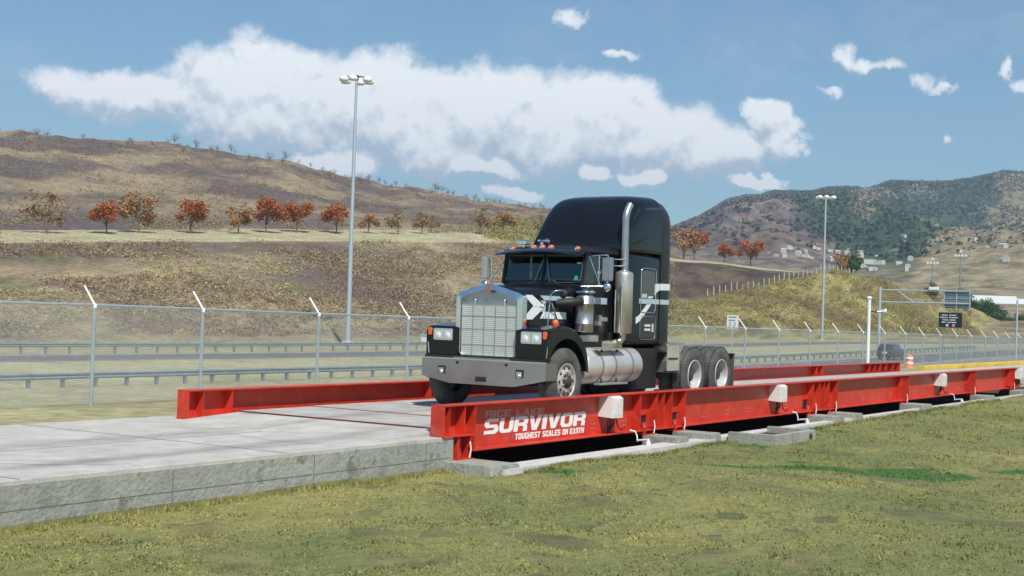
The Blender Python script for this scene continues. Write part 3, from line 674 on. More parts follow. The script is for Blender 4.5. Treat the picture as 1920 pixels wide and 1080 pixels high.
# lettering on the near girder
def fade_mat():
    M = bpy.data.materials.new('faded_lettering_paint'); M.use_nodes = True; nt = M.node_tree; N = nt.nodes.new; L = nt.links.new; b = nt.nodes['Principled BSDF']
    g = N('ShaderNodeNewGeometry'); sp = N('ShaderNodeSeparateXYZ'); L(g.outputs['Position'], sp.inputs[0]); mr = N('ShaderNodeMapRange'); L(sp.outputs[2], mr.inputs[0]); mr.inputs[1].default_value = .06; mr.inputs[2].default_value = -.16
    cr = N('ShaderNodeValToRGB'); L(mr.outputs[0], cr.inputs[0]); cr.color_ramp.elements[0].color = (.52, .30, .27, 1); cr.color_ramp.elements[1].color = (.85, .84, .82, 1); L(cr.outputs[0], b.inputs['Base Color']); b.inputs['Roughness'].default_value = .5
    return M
GL = {
 'S': [[(.03,0),(.82,0),(1,.15),(1,.46),(.85,.6),(.35,.6),(.29,.65),(.29,.72),(.35,.77),(.97,.77),(.97,1),(.2,1),(0,.85),(0,.55),(.15,.4),(.65,.4),(.71,.35),(.71,.28),(.65,.23),(.03,.23)]],
 'U': [[(0,1),(.3,1),(.3,.3),(.37,.23),(.63,.23),(.7,.3),(.7,1),(1,1),(1,.18),(.82,0),(.18,0),(0,.18)]],
 'R': [[(0,0),(.3,0),(.3,1),(0,1)],[(.3,.77),(.64,.77),(.7,.71),(1,.85),(.82,1),(.3,1)],[(.7,.71),(.7,.63),(1,.5),(1,.85)],[(.3,.36),(.64,.36),(.82,.45),(1,.5),(.7,.63),(.64,.58),(.3,.58)],[(.64,.36),(.7,.3),(.7,0),(1,0),(1,.34),(.9,.45),(.82,.45)]],
 'V': [[(0,1),(.33,1),(.5,.33),(.67,1),(1,1),(.68,0),(.32,0)]], 'I': [[(0,0),(1,0),(1,1),(0,1)]],
 'O': [[(0,.18),(.18,0),(.37,.23),(.3,.3)],[(.18,0),(.82,0),(.63,.23),(.37,.23)],[(.82,0),(1,.18),(.7,.3),(.63,.23)],[(1,.18),(1,.82),(.7,.7),(.7,.3)],[(1,.82),(.82,1),(.63,.77),(.7,.7)],[(.82,1),(.18,1),(.37,.77),(.63,.77)],[(.18,1),(0,.82),(.3,.7),(.37,.77)],[(0,.82),(0,.18),(.3,.3),(.3,.7)]],
 'C': [[(1,.38),(.7,.38),(.7,.3),(.63,.23),(.37,.23),(.3,.3),(.3,.7),(.37,.77),(.63,.77),(.7,.7),(.7,.63),(1,.63),(1,.82),(.82,1),(.18,1),(0,.82),(0,.18),(.18,0),(.82,0),(1,.18)]],
 'G': [[(1,.55),(.55,.55),(.55,.36),(.7,.36),(.7,.3),(.63,.23),(.37,.23),(.3,.3),(.3,.7),(.37,.77),(.63,.77),(.7,.7),(1,.7),(1,.82),(.82,1),(.18,1),(0,.82),(0,.18),(.18,0),(1,0)]],
 'E': [[(0,0),(1,0),(1,.22),(.32,.22),(.32,.4),(.92,.4),(.92,.6),(.32,.6),(.32,.78),(1,.78),(1,1),(0,1)]],
 'L': [[(0,0),(1,0),(1,.24),(.34,.24),(.34,1),(0,1)]], 'T': [[(.34,0),(.66,0),(.66,.78),(1,.78),(1,1),(0,1),(0,.78),(.34,.78)]],
 'H': [[(0,0),(.3,0),(.3,.39),(.7,.39),(.7,0),(1,0),(1,1),(.7,1),(.7,.61),(.3,.61),(.3,1),(0,1)]],
 'N': [[(0,0),(.28,0),(.28,.55),(.7,0),(1,0),(1,1),(.72,1),(.72,.45),(.3,1),(0,1)]],
 'A': [[(0,0),(.28,0),(.35,.2),(.65,.2),(.72,0),(1,0),(.68,1),(.5,.70),(.58,.4),(.42,.4),(.5,.70),(.68,1),(.32,1)]],
 'K': [[(0,0),(.3,0),(.3,.36),(.66,0),(1,0),(.58,.5),(1,1),(.66,1),(.3,.62),(.3,1),(0,1)]]}
GL['A'] = [[(0,0),(.28,0),(.35,.2),(.42,.4),(.5,.7),(.5,1),(.32,1)],[(1,0),(.72,0),(.65,.2),(.58,.4),(.5,.7),(.5,1),(.68,1)],[(.35,.2),(.65,.2),(.58,.4),(.42,.4)]]
def letters(txt, x0, zl, zr, h, width, gap, shear, m_, iw=.42, sp=.5):
    ws = [sp if c == ' ' else (iw if c == 'I' else 1.0) for c in txt]; unit = width/(sum(ws)+gap*(len(txt)-1)); x = x0; mm = MB(); yy = web1-.0125
    for c, w in zip(txt, ws):
        if c != ' ':
            for poly in GL[c]:
                pts = []
                for u, v in poly:
                    X = x+u*w*unit+shear*v*h; t = (X-x0)/width; pts.append((X, yy, zl+(zr-zl)*t+v*h))
                n = len(pts); b = [(p[0], yy+.003, p[2]) for p in pts]
                mm.add(pts+b, [tuple(range(n)), tuple(range(2*n-1, n-1, -1))]+[(i, (i+1) % n, (i+1) % n+n, i+n) for i in range(n)])
        else: mm.build('lettering', m_, g1); mm = MB()
        x += (w+gap)*unit
    return mm.build('lettering', m_, g1)
letters('RICE LAKE', 17.91, -.032, -.062, .112, 1.75, .09, .12, mat('faint_lettering_paint', (.50, .21, .19), .5))
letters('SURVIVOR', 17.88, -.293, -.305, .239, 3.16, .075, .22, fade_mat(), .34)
letters('TOUGHEST SCALES ON EARTH', 18.80, -.427, -.434, .098, 2.22, .17, .12, mat('white_lettering_paint', (.85, .85, .83), .5), .42, .55)

# loose white boards with red block lying on the deck beside the truck
# small board with red tip on the deck behind the front axle
m = MB(); m.prism([(25.75, .03), (26.0, .03), (25.98, .12), (25.86, .12)], 'y', 12.75, 13.0); wb = m.build('wheel_chock', RED); tag(wb, 'small red wedge standing on the deck between the front and rear truck wheels', 'chock')

# ------------------------------------------------------------------ the truck (front towards -X)
YC = 13.52; WZ = .44; WR = .58
T = thing('semi_truck', (23.6, YC, -.14), 'black conventional semi truck tractor with tall sleeper standing on the scale', 'truck')
def sec(x, hw, zb, zs, zt, n=3.5, k=22, yc=YC, tuck=0):
    ring = [(x, yc-hw+tuck, zb), (x, yc-hw, zb+.05)]
    for i in range(k+1):
        a = math.pi*i/k; c, s = -math.cos(a), math.sin(a)
        ring.append((x, yc+hw*math.copysign(abs(c)**(2/n), c), zs+(zt-zs)*abs(s)**(2/n)))
    return ring+[(x, yc+hw, zb+.05), (x, yc+hw-tuck, zb)]
# hood
def hoodw(x): return .60+(x-20.46)*(.80-.60)/(22.1-20.46)
m = MB(); rings = []
for t in np.linspace(0, 1, 9):
    x = 20.46+t*1.66; rings.append(sec(x, hoodw(x), 1.0-.1*t, 1.83+.08*t, 2.06+.13*t+.03*math.sin(t*3.1), 3.4))
m.loft(rings); hood = m.build('hood', PAINT, T)
def hood_plate(poly, m_, name='hood_stripe', d=.006):
    a, b = [], []
    for x, z in poly: y = YC-hoodw(x); a.append((x, y-d, z)); b.append((x, y+.01, z))
    n = len(poly); q = MB(); q.add(a+b, [tuple(range(n)), tuple(range(2*n-1, n-1, -1))]+[(i, (i+1) % n, (i+1) % n+n, i+n) for i in range(n)]); return q.build(name, m_, hood)
hood_plate([(20.52, 1.93), (20.76, 1.93), (21.08, 1.76), (20.98, 1.72), (20.80, 1.74)], WSTRIPE)
hood_plate([(20.80, 1.735), (20.98, 1.715), (21.08, 1.70), (20.78, 1.50), (20.52, 1.50)], WSTRIPE)
hood_plate([(20.98, 1.93), (21.95, 1.93), (21.95, 1.85), (21.10, 1.85)], STRIPE)
hood_plate([(21.10, 1.645), (21.75, 1.645), (21.75, 1.52), (21.0, 1.52)], WSTRIPE)
hood_plate([(21.0, 1.84), (21.14, 1.84), (21.14, 1.64), (21.04, 1.64), (21.12, 1.74)], STRIPE)
# grille shell and screen
def gpoly(hw, zb, zc, zp, r=.1):
    return rpoly([(YC-hw-.0, zb), (YC-hw, zc-.02), (YC-hw+.1, zc+.03), (YC-.08, zp), (YC+.08, zp), (YC+hw-.1, zc+.03), (YC+hw, zc-.02), (YC+hw, zb)], r, 4)
out_, in_ = gpoly(.70, .80, 1.93, 2.10), gpoly(.61, .83, 1.86, 2.00)
m = MB(); A = [(20.36, y, z) for y, z in out_]; B = [(20.34, y*.985+YC*.015, z) for y, z in in_]; C_ = [(20.5, y, z) for y, z in out_]; D = [(20.42, y, z) for y, z in in_]
m.loft([C_, A, B, D], False, False); gs = m.build('grille_shell', CHROME, T)
m = MB(); m.prism(in_, 'x', 20.415, 20.44); m.build('upper_screen', STEELD, gs)
m = MB()
ys = np.linspace(YC-.595, YC+.595, 6)
for k in range(5): m.box(20.395, 20.41, ys[k]+.006, ys[k+1]-.006, .84, 1.72)
gsc = m.build('grille_screen', GRIL, gs)
m = MB()
for z in np.arange(.86, 1.72, .034): m.box(20.388, 20.396, YC-.59, YC+.59, z, z+.013)
m.build('grille_bars', mat('grille_bar', (.55, .57, .54), .4, metal=.4), gsc)
m = MB()
for z in (1.02, 1.3, 1.52): m.box(20.384, 20.389, YC-.595, YC+.595, z, z+.01)
for y in ys[1:-1]: m.box(20.382, 20.39, y-.004, y+.004, .84, 1.72)
m.build('grille_seam', mat('grille_seam_paint', (.24, .26, .25), .5), gsc)
m = MB()
for y in (YC-.31, YC+.31): m.box(20.385, 20.40, y-.018, y+.018, 1.70, 1.80, .005); m.lathe([(-.012, .01), (-.01, .024), (.01, .024), (.012, .01)], (20.385, y, 1.81), 'x', 10)
m.build('hood_latch', CHROME, gs)
m = MB(); m.prism(rpoly([(YC-.055, 1.98), (YC-.045, 2.10), (YC+.045, 2.10), (YC+.055, 1.98), (YC, 1.93)], .02), 'x', 20.325, 20.345); m.build('badge', mat('copper_badge', (.45, .22, .15), .4, metal=.6), gs)
m = MB(); m.box(20.35, 20.39, YC-.02, YC+.02, 2.09, 2.115, .006); m.tube([(20.37, YC, 2.1), (20.45, YC, 2.14), (20.6, YC, 2.15)], .012, 7); m.build('hood_ornament', CHROME, gs)
# bumper
m = MB()
top = [(12.20, .76), (12.9, .76), (12.95, .80), (14.1, .80), (14.15, .76), (14.80, .76)]
bot = [(14.80, .44), (14.2, .33), (12.84, .33), (12.20, .46)]
m.prism(top+bot, 'x', 20.17, 20.21)
m.box(20.21, 20.55, 12.20, 12.225, .46, .76); m.box(20.21, 20.55, 14.775, 14.80, .46, .76)
bp = m.build('bumper', BUMP, T)
m = MB(); m.prism([(12.2, .755), (14.8, .755), (14.8, .775), (12.2, .775)], 'x', 20.165, 20.24); m.build('bumper_lip', CHROME, bp)
for y in (12.72, 14.36):
    m = MB(); m.box(20.162, 20.168, y-.08, y+.08, .49, .63); m.build('tow_slot', mat('slot_black', (.02, .02, .02), .6), bp)
    m = MB(); m.box(20.14, 20.165, y-.055, y+.055, .50, .595, .008); m.lathe([(-.02, .02), (0, .04)], (20.14, y, .525), 'x', 12); m.build('tow_hook', ALU, bp)
m = MB(); m.box(20.160, 20.169, YC-.11, YC+.11, .385, .47); m.build('plate_recess', DARK, bp)
m = MB()
for y in (13.0, 14.03): m.lathe([(-.003, .028), (.003, .028)], (20.165, y, .70), 'x', 12)
m.build('bumper_hole', DARK, bp)
m = MB(); m.box(20.25, 20.5, 12.3, 14.75, .40, .60); m.box(20.22, 20.35, 12.25, 14.78, .765, .81); m.build('bumper_bracket', DARK, T)
# front fenders with headlights
for s in (-1, 1):
    def YY(d): return YC + s*d      # d: distance from centre line
    m = MB(); k = 15
    outer = [(20.32, .80), (20.31, 1.26), (20.36, 1.335), (20.55, 1.365), (20.8, 1.40), (21.0, 1.395), (21.2, 1.345), (21.4, 1.23), (21.55, 1.08), (21.64, .9), (21.69, .60)]
    rw = .70
    inner = [(20.94+rw*math.cos(a), WZ+.045+rw*math.sin(a)) for a in np.linspace(R(12), R(147), k)]
    inner = [(21.62, .60)] + inner + [(20.41, .80)]
    poly = outer+inner
    rg1 = []
    ds = [(.60, 0), (1.2, 0), (1.255, -.008), (1.285, -.035)]
    for d, sh in ds:
        rg1.append([(x-sh*0+(0 if i >= len(outer) else -sh*.6*(1 if x > 20.9 else -1)), YY(d), z+(sh if i < len(outer) else 0)) for i, (x, z) in enumerate(poly)])
    m.loft(rg1, False, False)
    # end caps as a quad strip between outer and inner outlines
    cap = []; no, ni = len(outer), len(inner)
    oo = [rg1[-1][i] for i in range(no)]; ii = [rg1[-1][no+ni-1-i] for i in range(ni)]
    def resam(p, n):
        L_ = [0]
        for a, b in zip(p, p[1:]): L_.append(L_[-1]+(Vector(b)-Vector(a)).length)
        o_ = []
        for q in np.linspace(0, L_[-1], n):
            j = max(j_ for j_ in range(len(L_)) if L_[j_] <= q+1e-9); j = min(j, len(p)-2); t = (q-L_[j])/(L_[j+1]-L_[j]); o_.append(tuple(Vector(p[j]).lerp(Vector(p[j+1]), t)))
        return o_
    a_, b_ = resam(oo, 24), resam(ii, 24)
    m.add(a_+b_, [(i, i+1, i+25, i+24) for i in range(23)])
    m.box(20.34, 20.44, min(YY(.62), YY(1.24)), max(YY(.62), YY(1.24)), .78, 1.32, .01)
    f = m.build('front_fender', PAINT, T)
    m = MB(); m.box(20.5, 21.6, min(YY(.62), YY(.68)), max(YY(.62), YY(.68)), .5, 1.3); m.build('inner_fender', DARK, T)
    m = MB(); y0, y1 = sorted((YY(.72), YY(1.14)))
    m.prism(rpoly([(y0, 1.08), (y0, 1.29), (y1, 1.29), (y1, 1.08)], .03), 'x', 20.30, 20.345); hl = m.build('headlight_bezel', CHROME, f)
    for d in (.82, 1.03):
        m = MB(); m.box(20.292, 20.302, YY(d)-.085, YY(d)+.085, 1.11, 1.26, .004); m.build('headlight_frame', LAMPG, hl)
        m = MB(); m.lathe([(-.012, .0), (-.01, .035), (0, .055)], (20.292, YY(d), 1.175), 'x', 16); m.build('headlight', mat('bright_reflector', (.9, .92, .95), .12, metal=.3, coat=1, emit=None), hl)
    m = MB(); y = YY(1.21); m.prism(rpoly([(y-.035, 1.17), (y-.035, 1.30), (y+.035, 1.30), (y+.035, 1.17)], .02), 'x', 20.285, 20.31); m.build('marker_lamp', AMBER, f)
    m = MB(); m.lathe([(0, .045), (.06, .06), (.1, .05), (.12, .02)], (20.98, YY(1.0), 1.39), 'z', 14); m.build('turn_lamp', AMBER, f)
    m = MB(); m.tube([(20.32, YY(1.24), .84), (20.315, YY(1.26), 1.0), (20.32, YY(1.26), 1.05)], .012, 8); m.build('fender_trim', CHROME, f)
# wheels --------------------------------------------------------------
def tyre(m, c, s, w=.27, R_=WR, lugs=True):
    # s: outward direction (-1 towards the camera side)
    h = w/2; prof = [(-h*.8, .30), (-h, .34), (-h*1.04, .43), (-h*.92, .515), (-h*.72, R_-.012), (-h*.6, R_), (h*.6, R_), (h*.72, R_-.012), (h*.92, .515), (h*1.04, .43), (h, .34), (h*.8, .30)]
    m.lathe(prof, c, 'y', 56, True, False)
    if lugs:
        for k in range(56):
            a = 2*math.pi*k/56; ca, sa = math.cos(a), math.sin(a); da = .036
            for yo in (-h*.78, h*.45):
                pts = []
                for rr_ in (R_-.006, R_+.011):
                    for aa in (a-da, a+da):
                        for yy in (yo, yo+h*.33): pts.append((c[0]+rr_*math.cos(aa), c[1]+yy, c[2]+rr_*math.sin(aa)))
                m.add(pts, [(4, 5, 7, 6), (0, 1, 5, 4), (2, 6, 7, 3), (0, 4, 6, 2), (1, 3, 7, 5)])
def wheel_front(x, s):
    yo = YC+s*1.16
    t = empty_part('front_wheel', (x, yo, WZ), T)
    m = MB(); tyre(m, (x, yo, WZ), s, .28, WR, False); m.build('tyre', TYRE, t)
    q = lambda d: s*d
    m = MB(); m.lathe([(q(.10), .315), (q(.135), .312), (q(.125), .29), (q(.085), .275), (q(.10), .235), (q(.135), .20), (q(.14), .15), (q(.12), .13), (q(.12), .0)], (x, yo, WZ), 'y', 40, True, False); m.build('rim', WHEELM, t)
    m = MB()
    for k in range(10):
        a = 2*math.pi*k/10; m.lathe([(q(.126), .026), (q(.1225), .028)], (x+.235*math.cos(a), yo, WZ+.235*math.sin(a)), 'y', 12)
    m.build('rim_hole', DARK, t)
    m = MB()
    for k in range(10):
        a = 2*math.pi*(k+.5)/10; m.lathe([(q(.13), .016), (q(.175), .014)], (x+.17*math.cos(a), yo, WZ+.17*math.sin(a)), 'y', 6, False)
    m.build('wheel_nut', WHEELM, t)
    m = MB(); m.lathe([(q(.12), .115), (q(.17), .11), (q(.19), .085), (q(.195), .0)], (x, yo, WZ), 'y', 24, True, True); m.build('hub_cap', RUST if False else mat('oily_hub', (.06, .045, .03), .45, var=.3, vscale=20), t)
def empty_part(name, loc, parent):
    o = empty(name, loc); o.parent = parent; o.matrix_parent_inverse = parent.matrix_basis.inverted(); return o
# children of a part that is itself placed: positions are given in the world, so undo the parents
_old_build = MB.build
def _b(s, name, m, parent=None, label=None, fix=True):
    o = _old_build(s, name, m, None, label, fix)
    if parent:
        o.parent = parent; M = Matrix.Identity(4); p = parent; ch = []
        while p: ch.append(p); p = p.parent
        for p in reversed(ch): M = M @ p.matrix_parent_inverse @ p.matrix_basis
        o.matrix_parent_inverse = M.inverted()
    return o
MB.build = _b
def wheel_rear(x, s):
    yo = YC+s*1.145
    t = empty_part('rear_wheel', (x, yo, WZ), T)
    m = MB(); tyre(m, (x, yo, WZ), s, .27); tyre(m, (x, YC+s*.82, WZ), s, .27); m.build('tyre', TYRE, t)
    q = lambda d: s*d
    m = MB(); m.lathe([(q(.10), .325), (q(.14), .318), (q(.135), .298), (q(.10), .285), (q(-.08), .27), (q(-.14), .25), (q(-.15), .18)], (x, yo, WZ), 'y', 40, True, False)
    m.build('rim', RIMW, t)
    m = MB(); m.lathe([(q(-.12), .24), (q(-.10), .19), (q(.0), .16), (q(.05), .12), (q(.055), .0)], (x, yo, WZ), 'y', 28, True, True)
    m.build('hub', mat('greasy_hub', (.05, .045, .04), .5, var=.3, vscale=14), t)
    m = MB()
    for k in range(10):
        a = 2*math.pi*(k+.5)/10; m.lathe([(q(-.115), .018), (q(-.05), .016)], (x+.2*math.cos(a), yo, WZ+.2*math.sin(a)), 'y', 6, False)
    m.build('wheel_nut', WHEELM, t)
for s in (-1, 1):
    wheel_front(20.94, s)
    for x in (26.18, 27.52): wheel_rear(x, s)
# chassis
m = MB()
for s in (-1, 1):
    y = YC+s*.43; m.box(20.6, 28.2, y-.04, y+.04, .62, .88)
for x in (20.75, 23.0, 25.2, 26.85, 28.1): m.box(x, x+.12, YC-.42, YC+.42, .64, .86)
m.box(21.0, 23.1, YC-.38, YC+.38, .45, 1.1, .03)
m.box(24.9, 26.0, 12.55, 14.5, .9, 1.05, .02); m.box(23.5, 25.0, 12.9, 14.2, .4, 1.05, .05); m.box(23.9, 24.95, 12.5, 12.9, .2, 1.0, .03)
ch = m.build('chassis', DARK, T)
m = MB()
m.tube([(20.94, YC-1.0, WZ), (20.94, YC-.6, WZ-.05), (20.94, YC+.6, WZ-.05), (20.94, YC+1.0, WZ)], .07, 10)
for x in (26.18, 27.52): m.tube([(x, YC-1.0, WZ), (x, YC+1.0, WZ)], .1, 12); m.lathe([(-.2, .1), (-.12, .2), (.12, .2), (.2, .1)], (x, YC, WZ), 'x', 16)
m.tube([(22.9, YC, .6), (25.9, YC, .45)], .06, 10); m.build('axle', DARK, ch)
m = MB(); m.lathe([(0, .5), (.06, .5), (.08, .46)], (26.9, YC, .92), 'z', 28); m.box(26.6, 27.2, YC-.35, YC+.35, .84, .92); m.build('fifth_wheel', RUST, T)
m = MB(); m.box(25.35, 26.0, 12.62, 14.4, 1.02, 1.06); m.build('deck_plate', ALU, T)
for s in (-1, 1):
    m = MB(); y0, y1 = sorted((YC+s*1.28, YC+s*1.26)); m.box(28.15, 28.17, min(YC+s*.72, YC+s*1.28), max(YC+s*.72, YC+s*1.24), .12, .84); m.build('mudflap', mat('dusty_flap', (.10, .095, .075), .8, var=.25, vscale=5), T)
    m = MB(); m.box(28.1, 28.2, min(YC+s*.6, YC+s*1.28), max(YC+s*.6, YC+s*1.24), .84, .88); m.build('mudflap_bracket', DARK, T)
    # quarter fender ahead of the rear wheels: pale worn sheet that bends round the tyre
    m = MB(); y0, y1 = sorted((YC+s*1.24, YC+s*.66)); arc = [(25.52, .50), (25.5, .72), (25.56, .92), (25.68, 1.08), (25.78, 1.12)]
    ins = [(x+.02, z-.01) for x, z in arc][::-1]; m.prism(arc+ins, 'y', y0, y1, False)
    o = m.build('quarter_fender', ALU, T)
    m = MB(); m.box(24.98, 25.5, y0 if s < 0 else y1-.02, (y0+.02) if s < 0 else y1, .55, 1.06); m.build('side_panel', mat('pale_dusty_panel', (.46, .45, .38), .55, metal=.3, var=.12, vscale=4), T)
m = MB(); m.box(25.0, 25.42, YC-1.255, YC-1.24, .785, .81); m.build('panel_strap', DARK, T)
# fuel tanks with steps
for s in (-1, 1):
    yc = YC+s*.93; m = MB(); r = .335; cz = .68
    m.lathe([(0, .0), (.005, .12), (.03, .25), (.07, .32), (.1, r), (2.12, r), (2.15, .32), (2.19, .25), (2.215, .12), (2.22, .0)], (21.74, yc, cz), 'x', 36, True, False)
    tk = m.build('fuel_tank', TANKM, T)
    m = MB()
    for x in (22.28, 22.78, 23.45): m.lathe([(0, r+.008), (.05, r+.008)], (x, yc, cz), 'x', 36, False, False)
    m.build('tank_strap', mat('dull_strap', (.36, .35, .33), .45, metal=.6), tk)
    m = MB(); yo = yc+s*.30; y0, y1 = sorted((yo-s*.1, yo+s*.05))
    m.box(22.12, 23.15, y0, y1, .985, 1.015, .006); m.build('upper_step', ALU, tk)
    m = MB(); m.box(22.15, 23.2, y0+s*.02, y1+s*.02, .34, .375, .006); m.build('lower_step', ALU, tk)
    m = MB()
    for x in (22.27, 22.85): m.box(x, x+.03, y0+.04, y0+.07, .94, .985); m.box(x, x+.03, y0+.04, y0+.06, .375, .46)
    m.build('step_bracket', DARK, tk)
    m = MB(); m.lathe([(0, .05), (.05, .05)], (23.55, yc-s*.02, cz+r-.01), 'z', 14); m.build('filler_cap', CHROME, tk)
# cab -----------------------------------------------------------------
CW = .90
m = MB()
rings = []
for x, z0, zt in ((22.08, 1.0, 2.17), (22.2, .98, 2.20), (23.38, .98, 2.20)):
    rings.append([(x, YC-CW, z0), (x, YC-CW-.01, 1.6), (x, YC-CW+.02, zt), (x, YC+CW-.02, zt), (x, YC+CW+.01, 1.6), (x, YC+CW, z0)])
m.loft(rings, True, False); cab = m.build('cab_body', PAINT, T)
m = MB(); m.box(22.1, 23.3, YC-.7, YC+.7, 2.19, 2.205); m.build('dashboard', SEAT, cab)
# roof with visor
m = MB(); rings = []
for x, zt, hw in ((22.14, 2.80, .93), (22.2, 2.85, .94), (22.45, 2.90, .94), (22.9, 2.93, .94), (23.4, 2.94, .94)): rings.append(sec(x, hw, 2.72, 2.76, zt, 3.2))
m.loft(rings); roof = m.build('cab_roof', PAINTD, T)
m = MB(); rings = []
for x, z, t in ((21.90, 2.735, .02), (22.0, 2.785, .03), (22.2, 2.83, .03)):
    ring = []
    for i in range(15):
        u = -1+2*i/14; bow = .10*(1-u*u); ring.append((x-bow*(1 if x < 22.1 else 0), YC+u*.92, z-.03*u*u*1.2+.02*(1-u*u)))
    ring2 = [(p[0], p[1], p[2]-t) for p in ring][::-1]; rings.append(ring+ring2)
m.loft(rings, True, True); m.build('sun_visor', PAINT, roof)
# pillars
m = MB()
def bar4(a, b, w=.05, d=.06): 
    a, b = Vector(a), Vector(b); vs = []
    for p in (a, b): vs += [(p.x-d/2, p.y-w/2, p.z), (p.x+d/2, p.y-w/2, p.z), (p.x+d/2, p.y+w/2, p.z), (p.x-d/2, p.y+w/2, p.z)]
    m.add(vs, [(0, 1, 5, 4), (1, 2, 6, 5), (2, 3, 7, 6), (3, 0, 4, 7), (0, 3, 2, 1), (4, 5, 6, 7)])
for s in (-1, 1):
    bar4((22.13, YC+s*.865, 2.17), (22.24, YC+s*.865, 2.78), .055); bar4((22.98, YC+s*.875, 2.17), (22.98, YC+s*.875, 2.78), .05, .12); bar4((23.3, YC+s*.875, 2.17), (23.3, YC+s*.875, 2.78), .05, .2)
bar4((22.12, YC, 2.17), (22.23, YC, 2.78), .045, .03)
m.box(22.12, 22.16, YC-.86, YC+.86, 2.19, 2.235); m.box(22.21, 22.26, YC-.86, YC+.86, 2.70, 2.75)
m.box(23.30, 23.36, YC-.88, YC+.88, 2.18, 2.75)
m.build('window_pillars', PAINTD, cab)
# glazing
def pane(name, pts, th, m_, parent):
    q = MB(); p = [Vector(a) for a in pts]; n = (p[1]-p[0]).cross(p[2]-p[0]).normalized()*th; k = len(p)
    q.add([a+n for a in p]+[a-n for a in p], [tuple(range(k)), tuple(range(2*k-1, k-1, -1))]+[(i, (i+1) % k, (i+1) % k+k, i+k) for i in range(k)]); return q.build(name, m_, parent)
for y0, y1 in ((YC-.835, YC-.024), (YC+.024, YC+.835)):
    w = pane('windscreen', [(22.138, y0, 2.235), (22.138, y1, 2.235), (22.228, y1, 2.70), (22.228, y0, 2.70)], .003, WINDG, cab)
for s in (-1, 1):
    pane('door_window', [(22.2, YC+s*.868, 2.2), (22.92, YC+s*.868, 2.2), (22.92, YC+s*.868, 2.74), (22.27, YC+s*.868, 2.74)], .003, SIDEG, cab)
# rubber gasket and small stickers
m = MB()
for y0, y1 in ((YC-.835, YC-.024), (YC+.024, YC+.835)):
    m.tube([(22.13, y0+.01, 2.245), (22.13, y1-.01, 2.245), (22.218, y1-.01, 2.695), (22.218, y0+.01, 2.695), (22.13, y0+.01, 2.245)], .009, 6)
m.build('windscreen_gasket', mat('grey_gasket', (.16, .24, .24), .4), cab)
m = MB(); m.lathe([(-.004, .04), (0, .04)], (22.142, YC-.72, 2.29), 'x', 16); m.build('round_sticker', TEALST, cab)
m = MB(); m.box(22.195, 22.199, YC-.79, YC-.70, 2.55, 2.575); m.build('paper_sticker', WSTRIPE, cab)
# wipers
m = MB()
for y, sg in ((YC-.15, 1), (YC+.12, -1)): m.tube([(22.10, y-.04*sg, 2.2), (22.125, y+.02*sg, 2.36), (22.16, y+.05*sg, 2.5)], .008, 6); m.tube([(22.122, y+.0*sg, 2.30), (22.186, y+.09*sg, 2.62)], .006, 6)
m.build('wiper', mat('wiper_grey', (.4, .45, .48), .4, metal=.4), cab)
m = MB(); m.tube([(22.05, YC-.38, 2.17), (22.0, YC-.34, 2.21), (22.02, YC-.25, 2.24)], .02, 8); m.build('wiper_pivot', RUB, cab)
# interior
m = MB()
for y in (YC-.45, YC+.45): m.box(22.75, 23.15, y-.24, y+.24, 1.9, 2.12, .04); m.box(23.05, 23.2, y-.23, y+.23, 2.12, 2.62, .05)
m.build('seat', SEAT, cab)
m = MB(); m.tube([(22.42+.05*math.sin(a), YC+.42+.2*math.cos(a), 2.3+.2*math.sin(a)*.7) for a in np.linspace(0, 2*math.pi, 25)], .012, 6, False); m.build('steering_wheel', RUB, cab)
# door trims
m = MB()
for s in (-1, 1): m.tube([(22.2, YC+s*.915, 2.17), (22.17, YC+s*.915, 1.1), (23.0, YC+s*.915, 1.08), (23.02, YC+s*.915, 2.17)], .006, 5)
m.build('door_seam', DARK, cab)
m = MB(); m.box(22.5, 22.98, YC-.922, YC-.905, 1.82, 1.94); m.build('door_stripe', STRIPE, cab)
m = MB(); m.prism([(22.42, 1.94), (22.5, 1.82), (22.5, 1.94)], 'y', YC-.922, YC-.905); m.build('door_stripe', STRIPE, cab)
m = MB(); m.box(22.55, 22.66, YC-1.0, YC-.9, 1.42, 1.62, .012); m.box(22.64, 22.85, YC-1.02, YC-.9, 1.50, 1.58, .012); m.build('grab_step', ALU, cab)
# roof marker lamps and horn
for y in (YC-.70, YC-.13, YC+.06, YC+.25, YC+.72):
    q = roof; m = MB(); m.lathe([(0, .055), (.02, .06), (.05, .045), (.06, .02)], (22.2, y, 2.84-.06*abs((y-YC)/.9)**3), 'z', 14); m.build('marker_lamp', AMBER, roof)
    m = MB(); m.lathe([(-.01, .02), (.01, .035)], (22.13, y, 2.85-.06*abs((y-YC)/.9)**3), 'x', 10); m.build('lamp_base', CHROME, roof)
m = MB(); m.box(22.18, 22.36, YC+.42, YC+.60, 2.90, 2.99, .02); m.box(22.25, 22.3, YC+.49, YC+.53, 2.84, 2.90); m.build('spot_lamp', CHROME, roof)
m = MB(); m.lathe([(-.3, .02), (-.05, .03), (0, .06)], (22.5, YC+.15, 2.98), 'x', 14); m.box(22.3, 22.34, YC+.13, YC+.17, 2.9, 2.96); m.build('air_horn', CHROME, roof)
